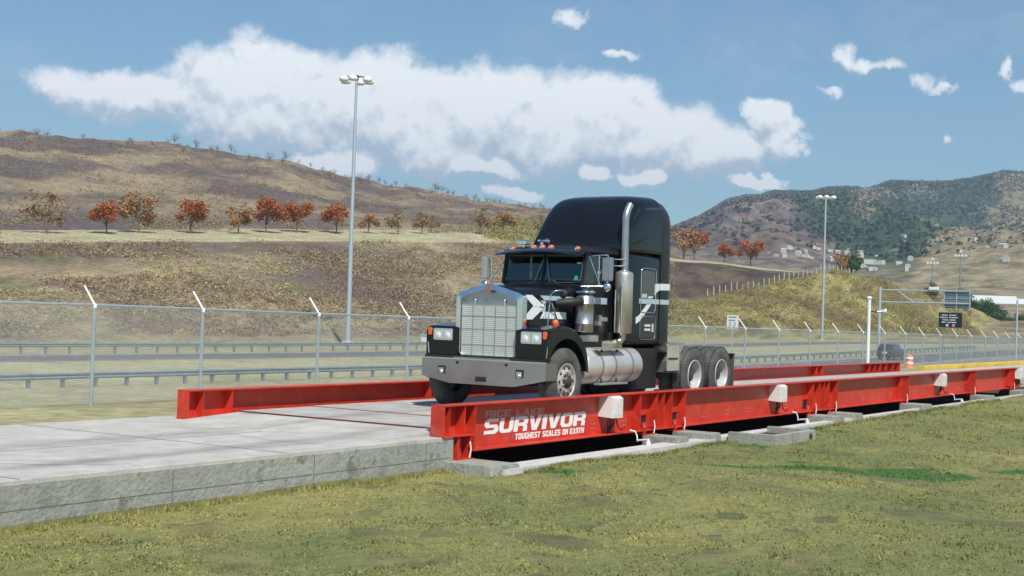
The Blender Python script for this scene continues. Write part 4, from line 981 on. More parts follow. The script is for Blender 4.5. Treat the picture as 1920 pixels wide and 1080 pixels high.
# sleeper -------------------------------------------------------------
SW = 1.07
m = MB(); rings = []
for x, zt, hw, zb in ((23.42, 2.84, SW-.08, 1.12), (23.46, 2.88, SW-.03, 1.09), (23.56, 2.91, SW, 1.08), (24.7, 2.92, SW, 1.08), (24.84, 2.90, SW, 1.08)): rings.append(sec(x, hw, zb, 2.70, zt, 3.0))
m.loft(rings); sl = m.build('sleeper_body', PAINT, T)
m = MB(); rings = []
def fsec(x, hw, zb, zt, n): return sec(x, hw, zb, max(zb+.06, 2.95) if zb > 2 else 2.95, zt, n, 28)
for x, hw, zt, n in ((23.34, .99, 2.99, 6), (23.40, 1.0, 3.12, 5), (23.50, 1.01, 3.30, 4.8), (23.65, 1.03, 3.54, 4.8), (23.80, 1.045, 3.73, 5), (23.95, 1.055, 3.87, 5.2), (24.10, 1.065, 3.95, 5.4), (24.35, 1.075, 4.0, 5.6), (24.88, 1.085, 4.03, 5.8)):
    rings.append(fsec(x, hw, 2.86, zt, n))
m.loft(rings); fr = m.build('roof_fairing', PAINT, T)
m = MB(); rings = []
for x, hw, zt in ((24.86, 1.085, 4.028), (24.9, 1.09, 4.02), (25.16, 1.09, 3.99), (25.27, 1.08, 3.93), (25.31, 1.06, 3.86)): rings.append(sec(x, hw, 1.06, 2.95, zt, 5, 28))
m.loft(rings); rs = m.build('rear_shell', PAINTD, T)
m = MB(); ys_ = YC-SW-.004
m.tube([(23.5, YC-1.035, 2.96), (23.9, YC-1.07, 3.05), (24.4, YC-1.075, 3.2), (24.85, YC-1.075, 3.36)], .008, 6); m.build('fairing_seam', DARK, fr)
m = MB(); m.lathe([(0, .02), (.03, .02)], (24.2, YC-.98, 2.9), 'z', 8); m.lathe([(0, .02), (.03, .02)], (23.75, YC-.98, 2.9), 'z', 8); m.build('fairing_stud', CHROME, sl)
def frame_loop(x0, x1, z0, z1, r, rad, name, m_, par):
    q = MB(); pl = rpoly([(x0, z0), (x0, z1), (x1, z1), (x1, z0)], r, 4); pl.append(pl[0]); q.tube([(x, ys_-.004, z) for x, z in pl], rad, 6); return q.build(name, m_, par)
fl = frame_loop(24.05, 24.68, 1.70, 2.56, .09, .011, 'bunk_door_frame', CHROME, sl)
m = MB(); m.prism(rpoly([(24.09, 2.02), (24.09, 2.52), (24.64, 2.52), (24.64, 2.02)], .06), 'y', ys_-.006, ys_+.003); m.build('bunk_window', mat('dark_bunk_glass', (.035, .03, .026), .1, coat=.8), sl)
frame_loop(24.05, 24.70, 1.17, 1.62, .09, .009, 'luggage_door_frame', STEELD, sl)
m = MB(); m.prism(rpoly([(24.08, 1.20), (24.08, 1.59), (24.67, 1.59), (24.67, 1.20)], .06), 'y', ys_-.006, ys_+.003); m.build('luggage_door', mat('grey_black_panel', (.035, .035, .035), .4), sl)
m = MB()
for z in (1.34, 1.42):
    for k in range(4): m.box(24.24+k*.065, 24.29+k*.065, ys_-.012, ys_-.006, z, z+.045)
m.box(24.56, 24.60, ys_-.02, ys_-.006, 1.32, 1.48); m.build('door_numbers', WSTRIPE, sl)
m = MB(); m.box(24.08, 24.3, ys_-.014, ys_-.007, 1.98, 2.06); m.build('vent_label', STRIPE, sl)
# stripes on the sleeper
def sp_(poly, m_, par=sl, y=ys_): q = MB(); q.prism(poly, 'y', y-.0035, y+.004); return q.build('sleeper_stripe', m_, par)
yr = YC-1.09
sp_([(24.0, 1.87), (24.85, 1.87), (24.85, 1.965), (24.0, 1.965)], STRIPE); sp_([(24.865, 1.87), (25.25, 1.87), (25.25, 1.965), (24.865, 1.965)], STRIPE, rs, yr-.002)
sp_([(24.85, 2.15), (25.27, 2.16), (25.27, 2.29), (24.85, 2.28)], WSTRIPE, rs, yr-.002)
sp_([(24.68, 2.27), (24.85, 2.28), (24.85, 2.14), (24.78, 2.13), (24.53, 1.98), (24.36, 1.98)], WSTRIPE, sl, ys_-.001)
sp_([(24.34, 1.86), (24.50, 1.86), (24.10, 1.55), (23.88, 1.47), (23.88, 1.60), (24.00, 1.63)], WSTRIPE, sl, ys_-.001)
# exhaust -------------------------------------------------------------
for s in (-1,):
    X0, Y0 = 23.30, YC+s*1.10
    m = MB(); m.lathe([(1.28, .0), (1.285, .12), (1.30, .175), (2.40, .175), (2.44, .16), (2.48, .08)], (X0, Y0, 0), 'z', 32, True, False); ex = m.build('muffler', ALU, T)
    m = MB(); m.tube([(X0, Y0, 2.46), (X0, Y0, 3.42), (X0, Y0, 3.52), (X0+.07, Y0, 3.64), (X0+.16, Y0, 3.74)], [.066]*4+[.066], 18, False); m.tube([(X0+.0, Y0, 2.45), (X0, Y0, 2.9)], .074, 18); m.build('exhaust_stack', STEELD, ex)
    m = MB(); m.tube([(X0, Y0, 2.5), (X0, Y0, 3.42), (X0, Y0, 3.52), (X0+.068, Y0, 3.635), (X0+.158, Y0, 3.735)], .05, 14, True); m.build('stack_bore', DARK, ex)
    m = MB(); m.tube([(X0, Y0, 1.29), (X0, Y0, 1.2), (X0-.06, Y0+.05, 1.11), (X0-.2, Y0+.12, 1.08), (X0-.45, Y0+.3, 1.06)], .075, 16); m.build('exhaust_elbow', PIPEM, ex)
    m = MB(); m.prism([(X0+.16, Y0-.06), (X0+.28, Y0+.0), (X0+.30, Y0+.02), (X0+.17, Y0-.03)], 'z', 1.32, 2.46); m.build('heat_shield', CHROME, ex)
    m = MB()
    for z in (2.56, 2.68): m.tube([(X0-.28, Y0+.16, z), (X0-.05, Y0-.05, z), (X0+.08, Y0, z)], .013, 7)
    m.build('stack_bracket', CHROME, ex)
    m = MB(); m.tube([(X0-.22, Y0-.08, 1.27), (X0-.22, Y0-.08, 2.2)], .016, 8); m.tube([(X0-.36, Y0-.02, 1.3), (X0-.36, Y0-.02, 2.1)], .013, 8); m.lathe([(-.02, .03), (.03, .03)], (X0-.22, Y0-.08, 2.2), 'z', 10); m.lathe([(-.02, .04), (.02, .04)], (X0-.22, Y0-.08, 1.27), 'z', 10); m.build('grab_handle', CHROME, cab)
# air cleaner
for s in (-1, 1):
    X0, Y0 = 22.0, YC+s*1.0
    m = MB(); m.lathe([(1.30, .0), (1.30, .15), (1.32, .165), (1.44, .165), (1.445, .17), (1.455, .17), (1.46, .165), (1.80, .165), (1.805, .172), (1.82, .172), (1.825, .165), (1.94, .165), (1.98, .12), (1.99, 0)], (X0, Y0, 0), 'z', 32, True, False); ac = m.build('air_cleaner', STEELD, T)
    m = MB(); m.lathe([(1.99, .10), (2.0, .13), (2.02, .19), (2.035, .19), (2.06, .13), (2.075, .0)], (X0, Y0, 0), 'z', 32, True, False); m.build('rain_cap', CHROME, ac)
    m = MB(); m.tube([(X0-.15, Y0, 1.86), (X0-.3, Y0+s*-.02, 1.84), (X0-.42, Y0-s*.12, 1.82), (X0-.5, Y0-s*.3, 1.8)], .08, 16); m.build('intake_hose', RUB, ac)
    m = MB(); m.lathe([(-.02, .06), (.02, .075), (.05, .06)], (X0-.17, Y0-.03, 1.86), 'y', 14); m.build('hose_clamp', CHROME, ac)
m = MB(); m.box(21.6, 22.6, YC-.98, YC-.85, 1.12, 1.24, .02); m.build('cab_skirt', ALU, T)
# mirrors
for s in (-1, 1):
    X0, Y0 = 22.32, YC+s*(1.28 if s < 0 else 1.42); hw_ = .10 if s < 0 else .065
    m = MB(); m.box(X0-.05, X0+.05, Y0-hw_, Y0+hw_, 2.24, 2.68, .03); mi = m.build('mirror', STEELD if s < 0 else mat('grey_mirror_shell', (.4, .42, .42), .4, metal=.4), T)
    m = MB(); m.box(X0+.048, X0+.055, Y0-.085, Y0+.085, 2.27, 2.65); m.build('mirror_glass', CHROME, mi)
    yb = YC+s*.9
    m = MB(); m.tube([(22.28, yb, 2.70), (22.28, Y0-s*.05, 2.72), (X0, Y0, 2.72), (X0, Y0, 2.66)], .012, 7); m.tube([(22.28, yb, 2.70), (X0-.05, Y0-s*.1, 2.12)], .012, 7)
    m.tube([(22.05, yb-s*.02, 2.13), (X0, Y0-s*.03, 2.15)], .013, 7); m.tube([(X0, Y0, 2.24), (X0, Y0, 2.1)], .012, 7); m.tube([(22.3, Y0-s*.17, 2.71), (22.3, Y0-s*.17, 2.14)], .011, 7)
    m.build('mirror_arm', CHROME, mi)
    m = MB(); m.lathe([(-.05, .0), (-.045, .05), (-.02, .085), (0, .09), (.005, .0)], (X0-.02, Y0, 2.13), 'x', 20); m.build('convex_mirror', CHROME, mi)
# fender mirror loops on the hood
for s in (-1, ):
    y = YC-1.0
    m = MB(); m.tube([(20.98, YC-.84, 1.36), (21.02, YC-.86, 1.95), (21.08, YC-.92, 2.02), (21.2, YC-1.0, 2.03)], .011, 7); m.tube([(21.35, YC-.88, 1.36), (21.07, YC-.86, 1.80)], .011, 7)
    m.tube([(20.62, YC-.95, 1.74), (20.95, YC-.85, 1.83)], .009, 6); mm = m.build('hood_mirror_arm', CHROME, T)
    m = MB(); m.lathe([(-.03, .0), (-.02, .05), (.0, .085), (.01, .08), (.01, 0)], (21.22, YC-1.0, 1.97), 'x', 18); m.build('hood_mirror', RUB, mm)
    m = MB(); m.lathe([(-.02, .0), (-.01, .028), (.02, .028), (.03, 0)], (20.6, YC-.95, 1.74), 'x', 12); m.build('hood_knob', WSTRIPE, mm)
# small round thing behind the sleeper
m = MB(); m.lathe([(0, .09), (.12, .1), (.14, .06)], (25.33, YC-.8, 1.3), 'x', 16); m.build('rear_coupling', RUB, T)
m = MB(); m.tube([(26.0, YC+.5, 1.05), (26.0, YC+.5, 1.5)], .02, 8); m.box(25.98, 26.02, YC+.42, YC+.55, 1.45, 1.62); m.build('hose_tender', GALV, T)

# ------------------------------------------------------------------ chain link fence
FY = 21.0; FZ = -.42
posts = [1.8, 5.0, 8.2, 11.4, 14.7, 18.02, 20.87, 24.55, 27.98, 31.6, 35.1, 38.5, 42.1, 45.69, 49.3, 52.7, 56.2, 59.65, 63.05, 66.3, 69.6, 72.7, 76.0, 79.24, 82.4, 85.55, 88.6, 91.6, 94.8, 98.0, 101.2, 104.4, 107.6, 110.8, 114, 117.2, 120.4]
RZ = [(1.8, 1.53), (18, 1.50), (25, 1.44), (35, 1.38), (46, 1.34), (70, 1.22), (95, 1.09), (120, 1.0)]
fence = thing('chain_link_fence', (60, FY, FZ), 'long galvanised chain link fence with slanted arms on its posts behind the scale', 'fence')
m = MB(); m.tube([(0, 0, 0), (0, 0, 1)], .036, 10); post_me = m.build('post', GALV, fence)
m = MB(); m.tube([(0, 0, 0), (-.03, .27, .36)], .022, 8); m.lathe([(-.06, .045), (.01, .045), (.03, .03)], (0, 0, 0), 'z', 10); arm_me = m.build('arm', WHITEP, fence)
pdat, adat = post_me.data, arm_me.data
bpy.data.objects.remove(post_me); bpy.data.objects.remove(arm_me)
def place(name, me, loc, sc, parent):
    o = bpy.data.objects.new(name, me); COL.objects.link(o); M = Matrix.Identity(4); p = parent; ch = []
    while p: ch.append(p); p = p.parent
    for p in reversed(ch): M = M @ p.matrix_parent_inverse @ p.matrix_basis
    o.parent = parent; o.matrix_parent_inverse = M.inverted(); o.location = loc; o.scale = sc; return o
m = MB(); pw, ph, pitch, wr = 3.4, 1.8, .062, .0021
for d in (1, -1):
    t = -ph
    while t < pw:
        # wire from (t,0) rising with slope d ; clip to the panel
        a0, a1 = max(0, t), min(pw, t+ph); z0, z1 = a0-t, a1-t
        if a1-a0 > .01:
            xa, xb = (a0, a1) if d == 1 else (pw-a0, pw-a1)
            yo = .002*d; m.tube([(xa, yo, z0), (xb, yo, z1)], wr, 3, False, False)
        t += pitch
panel = m.build('mesh_panel', GALV, fence, fix=False); pand = panel.data; bpy.data.objects.remove(panel)
for i, x in enumerate(posts):
    rz = lerp_tab(RZ, x); p = place('post', pdat, (x, FY, FZ-.1), (1, 1, rz-FZ+.12), fence)
    a = place('arm', adat, (x, FY, rz), (1, 1, 1), fence); a.parent = p; M = fence.matrix_basis.inverted(); 
    a.matrix_parent_inverse = (fence.matrix_basis @ p.matrix_parent_inverse @ p.matrix_basis).inverted() if False else (p.matrix_parent_inverse and (fence.matrix_basis @ p.matrix_parent_inverse @ Matrix.LocRotScale(Vector((x, FY, FZ-.1)), None, Vector((1, 1, rz-FZ+.12))))).inverted()
    if i+1 < len(posts):
        x2 = posts[i+1]; rz2 = lerp_tab(RZ, x2)
        place('mesh_panel', pand, (x, FY-.03, FZ+.03), ((x2-x)/pw, 1, (rz-FZ-.03)/ph), fence)
m = MB(); m.tube([(x, FY, lerp_tab(RZ, x)) for x in posts], .026, 8, True, True); m.build('top_rail', WHITEP if False else GALV, fence)

# ------------------------------------------------------------------ guard rails
def guardrail(Y, x0, x1, hz, n, lab, side=-1):
    g = thing('guardrail', ((x0+x1)/2, Y, gz((x0+x1)/2, Y)), lab, 'guardrail')
    xs = np.linspace(x0, x1, n)
    prof = [(0, 0), (-.05, .03), (-.08, .07), (-.05, .12), (-.01, .155), (-.05, .19), (-.08, .24), (-.05, .28), (0, .31)]
    rings = []
    for x in np.linspace(x0-.9, x1+.9, 50):
        z = gz(x, Y)+hz-.31
        rings.append([(x, Y+a, z+b) for a, b in prof]+[(x, Y+a+.006, z+b) for a, b in prof[::-1]])
    m = MB(); m.loft(rings, True, False); m.build('rail', GALVR, g)
    m = MB(); m.box(-.05, .05, .02, .17, 0, 1); q = m.build('post', POSTG); d = q.data; bpy.data.objects.remove(q)
    for x in xs: place('post', d, (x, Y+.0, gz(x, Y)-.1), (1.5, 1, hz+.06), g)
    return g
guardrail(52, 20, 206, .70, 98, 'long grey steel guardrail at the far edge of the nearer road')
guardrail(84.3, 22, 160, .82, 64, 'pale distant guardrail at the foot of the burnt hill')

# ------------------------------------------------------------------ poles
m = MB(); m.tube([(0, 0, 0), (0, 0, 1)], .1, 8)
def light_mast(x, y, z0, z1, r0, r1, lab, heads):
    t = thing('light_mast', (x, y, z0), lab, 'light pole')
    m = MB(); m.tube([(x, y, z0-.3), (x, y, z1)], [r0, r1], 14); m.build('mast', GALV, t)
    m = MB(); m.box(x-.45, x+.45, y-.45, y+.45, z0-.3, z0+.25, .05); m.build('base_block', CONCP, t)
    if heads:
        m = MB(); m.lathe([(-.1, .25), (.15, .25), (.2, .1)], (x, y, z1), 'z', 12)
        for a in (30, 150, 270): m.tube([(x, y, z1+.05), (x+1.25*math.cos(R(a)), y+1.25*math.sin(R(a)), z1-.1)], .06, 6)
        m.build('lamp_ring', DARK, t)
        for a in (25, 90, 155, 205, 270, 335):
            cx, cy = x+1.5*math.cos(R(a)), y+1.5*math.sin(R(a)); m = MB(); m.lathe([(-.45, .22), (-.4, .48), (-.1, .5), (.12, .3), (.2, .05)], (cx, cy, z1-.2), 'z', 14); m.build('lamp_head', WHITEP, t)
    return t
light_mast(115.9, 95, -2.2, 26.5, .30, .13, 'tall slim grey light mast rising above the burnt hill left of the truck', True)
light_mast(247, 90, -1.6, 25.3, .27, .15, 'tall light mast with a crown of white lamp heads right of the truck', True)
# white speaker post
wp = thing('speaker_post', (54.7, 18, -.42), 'white painted post with a small horn speaker behind the far red girder', 'post')
m = MB(); m.tube([(54.7, 18, -.42), (54.7, 18, 2.66)], .07, 14); m.build('pole', WHITEP, wp)
m = MB(); m.lathe([(0, .1), (.03, .11), (.07, .08), (.1, .02)], (54.7, 18, 2.66), 'z', 14); m.build('pole_cap', WHITEP, wp)
m = MB(); m.box(54.5, 54.9, 17.8, 18.2, -.44, -.38, .01); m.build('base_plate', CONCP, wp)
m = MB(); m.tube([(54.7, 18, 2.15), (54.95, 17.75, 2.13)], .025, 8); m.build('speaker_arm', DARK, wp)
m = MB(); rg1 = []
for k, (d, r) in enumerate(((0, .04), (.12, .05), (.2, .08), (.3, .15), (.31, .14), (.2, .05))):
    c = Vector((54.93, 17.75, 2.14)); dr_ = Vector((.6, -.75, .05)).normalized(); u = dr_.cross(Vector((0, 0, 1))).normalized(); w = dr_.cross(u)
    rg1.append([tuple(c+dr_*d*1.2+(u*math.cos(a)+w*math.sin(a))*r) for a in np.linspace(0, 2*math.pi, 15)[:-1]])
m.loft(rg1, True, True); m.build('horn_speaker', GALV, wp)
t = thing('grey_pole', (84.7, 19, -.4), 'grey steel pole standing before the fence at the right edge of the photo', 'pole')
m = MB(); m.tube([(84.7, 19, -.42), (84.7, 19, 3.32)], .055, 12); m.build('pole', GALV, t); m = MB(); m.box(84.55, 84.85, 18.85, 19.15, -.43, -.39); m.lathe([(0, .06), (.04, .05)], (84.7, 19, 3.32), 'z', 10); m.build('pole_fittings', GALV, t)

# ------------------------------------------------------------------ overhead sign gantry
GX, GY = 165.0, 53.0
gt = thing('sign_gantry', (GX, GY, gz(GX, GY)), 'overhead highway sign gantry reaching across the road with a grey panel', 'sign gantry')
zt = 5.95
m = MB(); m.tube([(GX, GY, -2.2), (GX, GY, zt+.3)], [.2, .16], 14); m.build('column', GALV, gt)
m = MB()
for z in (zt-.05, zt-1.5):
    for dx in (0, ): m.tube([(GX, GY, z), (GX, 42.4, z)], .10, 8)
m.build('truss_chord', GALV, gt)
m = MB(); m.tube([(GX, GY-2, zt-.05), (GX, GY-4.2, zt-1.5)], .04, 6); m.build('truss_brace', GALV, gt)
m = MB(); m.box(GX+.16, GX+.24, 42.3, 45.4, zt-2.05, zt+.12); pn = m.build('sign_panel', SIGNG, gt)
m = MB()
for y in (42.32, 43.85, 45.28): m.box(GX+.08, GX+.16, y, y+.12, zt-2.3, zt+.2)
for z in (zt-1.9, zt-.95, zt-.45): m.box(GX+.1, GX+.158, 42.3, 45.4, z, z+.06)
m.build('panel_stiffener', GALV, pn)
m = MB(); m.box(GX-.6, GX-.1, 45.9, 47.0, zt+.02, zt+.4, .05); m.build('sign_lamp', WHITEP, gt)

# dark notice board
bs = thing('notice_board', (148, 40, gz(148, 40)), 'black notice board with four rows of white writing and two round symbols', 'sign')
zb0, zb1 = 1.62, 3.19; y0b, y1b = 38.72, 41.15
m = MB(); m.prism(rpoly([(y0b, zb0), (y0b, zb1), (y1b, zb1), (y1b, zb0)], .12), 'x', 147.95, 148.0); b = m.build('board', SIGNB, bs)
rg_ = random.Random(5); m = MB()
for r_, segs in enumerate(([4, 5], [5, 6], [4, 4], [3, 6])):
    z = zb1-.27-r_*.25; tot = sum(segs)+len(segs)*.8; y = (y0b+y1b)/2+tot*.085
    for n_ in segs:
        for k in range(n_):
            w = .115; m.box(147.94, 147.949, y-w, y, z-.06+rg_.uniform(0, .02), z+.05); y -= .16
        y -= .12; m.build('board_writing', WSTRIPE, b); m = MB()
m = MB(); m.lathe([(-.012, .15), (-.002, .15)], (147.95, 40.25, zb0+.24), 'x', 18); m.build('board_symbol', mat('pale_blue_symbol', (.4, .6, .7), .5), b)
m = MB(); m.lathe([(-.012, .15), (-.002, .15)], (147.95, 39.6, zb0+.24), 'x', 18); m.build('board_symbol', mat('pink_red_symbol', (.75, .25, .22), .5), b)
m = MB()
for y in (39.2, 40.7): m.box(148.0, 148.09, y-.05, y+.05, -2.3, zb1-.1)
m.build('board_post', mat('brown_sign_post', (.2, .18, .12), .8), bs)
# white road sign
SX, SY = 128.2, 56.0
wsn = thing('road_sign', (SX, SY, gz(SX, SY)), 'white rectangular road sign with dark lettering beyond the fence right of the truck', 'sign')
m = MB(); m.box(SX, SX+.03, SY-.62, SY+.62, .75, 2.15, .01); b = m.build('sign_face', SIGNW, wsn)
m = MB()
for z, n_ in ((1.88, 6), (1.58, 5)):
    for k in range(n_): m.box(SX-.01, SX-.002, SY+.42-k*.145-.10, SY+.42-k*.145, z, z+.13)
for dy in (.15, -.32):    # two large figures
    m.box(SX-.01, SX-.002, SY+dy, SY+dy+.22, 1.36, 1.42); m.box(SX-.01, SX-.002, SY+dy, SY+dy+.05, 1.2, 1.36); m.box(SX-.01, SX-.002, SY+dy, SY+dy+.22, 1.14, 1.2); m.box(SX-.01, SX-.002, SY+dy+.17, SY+dy+.22, .99, 1.14); m.box(SX-.01, SX-.002, SY+dy, SY+dy+.22, .93, .99)
m.build('sign_lettering', SIGNK, b)
m = MB(); m.box(SX+.03, SX+.1, SY-.05, SY+.05, -2.6, 2.1); m.build('sign_post', GALV, wsn)
# white cabinet near the far rail
wc = thing('utility_cabinet', (134, 97.5, -2.4), 'small white utility cabinet at the foot of the hill left of the truck', 'cabinet')
m = MB(); m.box(133.2, 136.2, 96.8, 98, -2.6, -1.32, .04); c = m.build('cabinet_body', WHITEP, wc)
m = MB(); m.box(133.1, 136.3, 96.7, 98.1, -1.32, -1.24, .02); m.build('cabinet_top', CONCP, wc)

# traffic barrel
bx, by, bz = 77.0, 22.9, gz(77.0, 22.9)
bx, by, bz = 67.7, 20.2, -.42
tb = thing('traffic_barrel', (bx, by, bz), 'orange and white banded traffic barrel by the fence beyond the end of the far girder', 'traffic barrel')
m = MB(); m.lathe([(0, .26), (.06, .25), (.06, .2), (.5, .18), (.66, .16), (.68, .06), (.72, .05)], (bx, by, bz), 'z', 20); bb = m.build('barrel_body', ORANGE, tb)
m = MB()
for z in (.2, .46): m.lathe([(z, .204), (z+.12, .197)], (bx, by, bz), 'z', 20, True, False)
m.build('white_band', WHITEP, bb)
tb.scale = (.9, .9, .9)

# cars ----------------------------------------------------------------
def car(x, y, z, lab, m_, rz=0, van=False):
    t = thing('car', (x, y, z), lab, 'car', rz=0)
    L_, W_, H_ = 4.7, 1.85, 1.85
    m = MB(); rings = []
    prof = [(0, .32, .95, .86), (.06, .3, 1.02, .92), (.5, .28, 1.08, .925), (3.2, .28, 1.08, .925), (4.2, .3, .98, .9), (4.62, .35, .8, .8), (4.7, .4, .7, .74)]
    for dx, zb, zt, hw in prof: rings.append([(x+dx, y-hw, z+zb), (x+dx, y-hw-.02, z+zt*.7), (x+dx, y-hw+.03, z+zt), (x+dx, y+hw-.03, z+zt), (x+dx, y+hw+.02, z+zt*.7), (x+dx, y+hw, z+zb)])
    m.loft(rings, True, True); b = m.build('body', m_, t)
    m = MB(); rings = []
    for dx, zt, hw in ((.08, 1.06, .86), (.3, 1.62, .72), (.42, 1.70, .69), (2.6, 1.72, .70), (3.5, 1.08, .84)): rings.append([(x+dx, y-.88, z+1.04), (x+dx, y-hw, z+zt-.03), (x+dx, y-hw+.08, z+zt), (x+dx, y+hw-.08, z+zt), (x+dx, y+hw, z+zt-.03), (x+dx, y+.88, z+1.04)])
    m.loft(rings, True, False); m.build('roof_and_pillars', m_, t)
    m = MB(); m.add([(x+.10, y-.74, z+1.12), (x+.10, y+.74, z+1.12), (x+.275, y+.64, z+1.55), (x+.275, y-.64, z+1.55)], [(0, 1, 2, 3)]); 
    m.add([(x+.5, y-.885, z+1.1), (x+2.9, y-.885, z+1.1), (x+2.4, y-.735, z+1.6), (x+.7, y-.735, z+1.6)], [(0, 1, 2, 3)]); m.build('car_window', CARG, t)
    for dx in (.9, 3.75):
        for s in (-1, 1):
            q = MB(); q.lathe([(-.11, .2), (-.11, .33), (-.09, .36), (.09, .36), (.11, .33), (.11, .2)], (x+dx, y+s*.8, z+.36), 'y', 20); w_ = q.build('wheel', TYRE, t)
            q = MB(); q.lathe([(s*.112, .2), (s*.118, .18), (s*.118, 0)], (x+dx, y+s*.8, z+.36), 'y', 16, True, False); q.build('wheel_cover', GALV, w_)
    m = MB(); m.box(x-.03, x-.012, y-.26, y+.26, z+.72, z+.90, .005); m.build('number_plate', WHITEP, t)
    for s in (-1, 1):
        q = MB(); q.box(x-.015, x+.05, y+s*.78-.07, y+s*.78+.07, z+.78, z+1.0, .01); q.build('tail_lamp', TAILR, t)
    m = MB(); m.box(x-.06, x+.1, y-.88, y+.88, z+.34, z+.56, .04); m.build('rear_bumper', m_, t)
    return t
car(148.2, 46.9, gz(148, 46.9)+.02, 'dark blue grey car seen from behind driving away on the road past the fence', CARP)
car(232, 46.2, gz(232, 46)+.02, 'dark car on the road at the right edge of the photo', CARG)

# ------------------------------------------------------------------ trees and scrub
def leafmat(n, c, c2): return mat(n, c, .8, var=.35, vscale=1.3, col2=c2, spec=.1)
REDLEAF = leafmat('rust_red_leaves', (.30, .095, .035), (.44, .16, .06)); ORLEAF = leafmat('orange_brown_leaves', (.30, .15, .06), (.42, .24, .1)); GRNLEAF = leafmat('green_leaves', (.045, .09, .025), (.09, .15, .04)); TWIG = leafmat('bare_twigs', (.15, .11, .08), (.24, .18, .12)); BARK = mat('bark', (.16, .12, .085), .9, var=.3, vscale=3)
DRYL = leafmat('dry_brown_leaves', (.2, .13, .07), (.3, .2, .1))
def tree(h, cw, ch, nleaf, ls, lm, seed, trunk_h, sparse=False):
    rg = random.Random(seed); base = MB(); tw = .05+h*.012
    base.tube([(0, 0, -.4), (.03, .02, trunk_h*.5), (rg.uniform(-.1, .1), rg.uniform(-.1, .1), trunk_h+.4*ch)], [tw*1.25, tw, tw*.35], 8)
    tips = []
    for k in range(9 if not sparse else 14):
        a = rg.uniform(0, 6.28); r = cw*.5*rg.uniform(.45, .95); z = trunk_h+ch*rg.uniform(.12, .95); r *= math.sqrt(max(.12, 1-((z-trunk_h-ch*.45)/(ch*.58))**2))
        p0 = Vector((0, 0, trunk_h*rg.uniform(.75, 1.1))); p2 = Vector((r*math.cos(a), r*math.sin(a), z)); p1 = (p0+p2)/2+Vector((0, 0, .12*ch)); base.tube([p0, p1, p2], [tw*.5, tw*.3, tw*.1], 5); tips.append(p2)
        if sparse:
            for _ in range(5): q = p2+Vector((rg.uniform(-1, 1), rg.uniform(-1, 1), rg.uniform(-.3, 1)))*cw*.18; base.tube([p1.lerp(p2, rg.random()), q], [tw*.15, tw*.06], 3); tips.append(q)
    t = MB(); clumps = [(p, rg.uniform(.17, .32)*cw) for p in tips]+([] if sparse else [(Vector((0, 0, trunk_h+ch*.5)), cw*.36)])
    for _ in range(nleaf):
        c, rr_ = rg.choice(clumps); d = Vector((rg.gauss(0, 1), rg.gauss(0, 1), rg.gauss(0, .8))); d = d.normalized()*rr_*rg.random()**.45; p = c+d
        n = Vector((rg.gauss(0, 1), rg.gauss(0, 1), rg.gauss(.4, 1))).normalized(); u = n.orthogonal().normalized(); w = n.cross(u); s = ls*rg.uniform(.6, 1.4)
        t.add([p-u*s, p-w*s*.6, p+u*s, p+w*s*.6], [(0, 1, 2, 3)])
    return base, t
def el_to_d(az, el):
    best = 900
    for d in range(700, 2600, 15):
        if mtn_z(az, d)-1.59 >= d*math.tan(R(el)): return d
    return best
def make_tree(name, lab, cat, group, spec, lm, loc, sc=1, rz=0):
    base, leaf = tree(*spec); root = thing(name, (0, 0, 0), lab, cat, group)
    a = base.build('trunk', BARK, root); b = leaf.build('crown', lm, root, fix=False)
    root.location = loc; root.scale = (sc, sc, sc); root.rotation_euler.z = rz; return root
def hz_at(x, y): return hill_z(x/y, y)
rows = [(169.4, 3.6, 'o'), (177.8, 4.4, 'r'), (187.5, 4.3, 'r'), (195.5, 4.6, 'r'), (206.6, 3.4, 'o'), (213, 4.8, 'd'), (222.5, 3.6, 'd'), (228.5, 3.0, 'd'), (241.5, 4.2, 'd'), (252.5, 4.0, 'o'), (268, 4.6, 'd'), (160, 4.2, 'r'), (151, 4.3, 'o'), (141, 4.0, 'r'), (131, 4.2, 'd'), (120, 4.3, 'o')]
LT = {'r': 'rust red', 'o': 'orange brown', 'd': 'thin brown'}
protos = {}
ordn = ['first', 'second', 'third', 'fourth', 'fifth', 'sixth', 'seventh', 'eighth', 'ninth', 'tenth', 'eleventh', 'twelfth', 'thirteenth', 'fourteenth', 'fifteenth', 'sixteenth']
order = sorted(range(len(rows)), key=lambda i: rows[i][0])
for rank, i in enumerate(order):
    x, h, k = rows[i]; x += random.uniform(-1.6, 1.6) if i > 3 else 0; y = 163+(i*7 % 5)*.8
    if k not in protos:
        pr = make_tree('small_tree', 'x', 'tree', 'row of small trees along the hill terrace', (4.4, 4.3, 3.5, {'r': 1500, 'o': 1100, 'd': 520}[k], .2, None, {'r': 3, 'o': 5, 'd': 8}[k], 1.5), {'r': REDLEAF, 'o': ORLEAF, 'd': DRYL}[k], (x, y, 0)); protos[k] = pr; o = pr
    else: o = copy_tree(protos[k])
    o.location = (x, y, hz_at(x, y)-.1); sc = h/4.4*random.uniform(.85, 1.25); o.scale = (sc*random.uniform(1.0, 1.3), sc*1.15, sc); o.rotation_euler.z = i*1.3
    o['label'] = '%s tree in the terrace row on the hill, %s from the left' % (LT[k], ordn[rank])
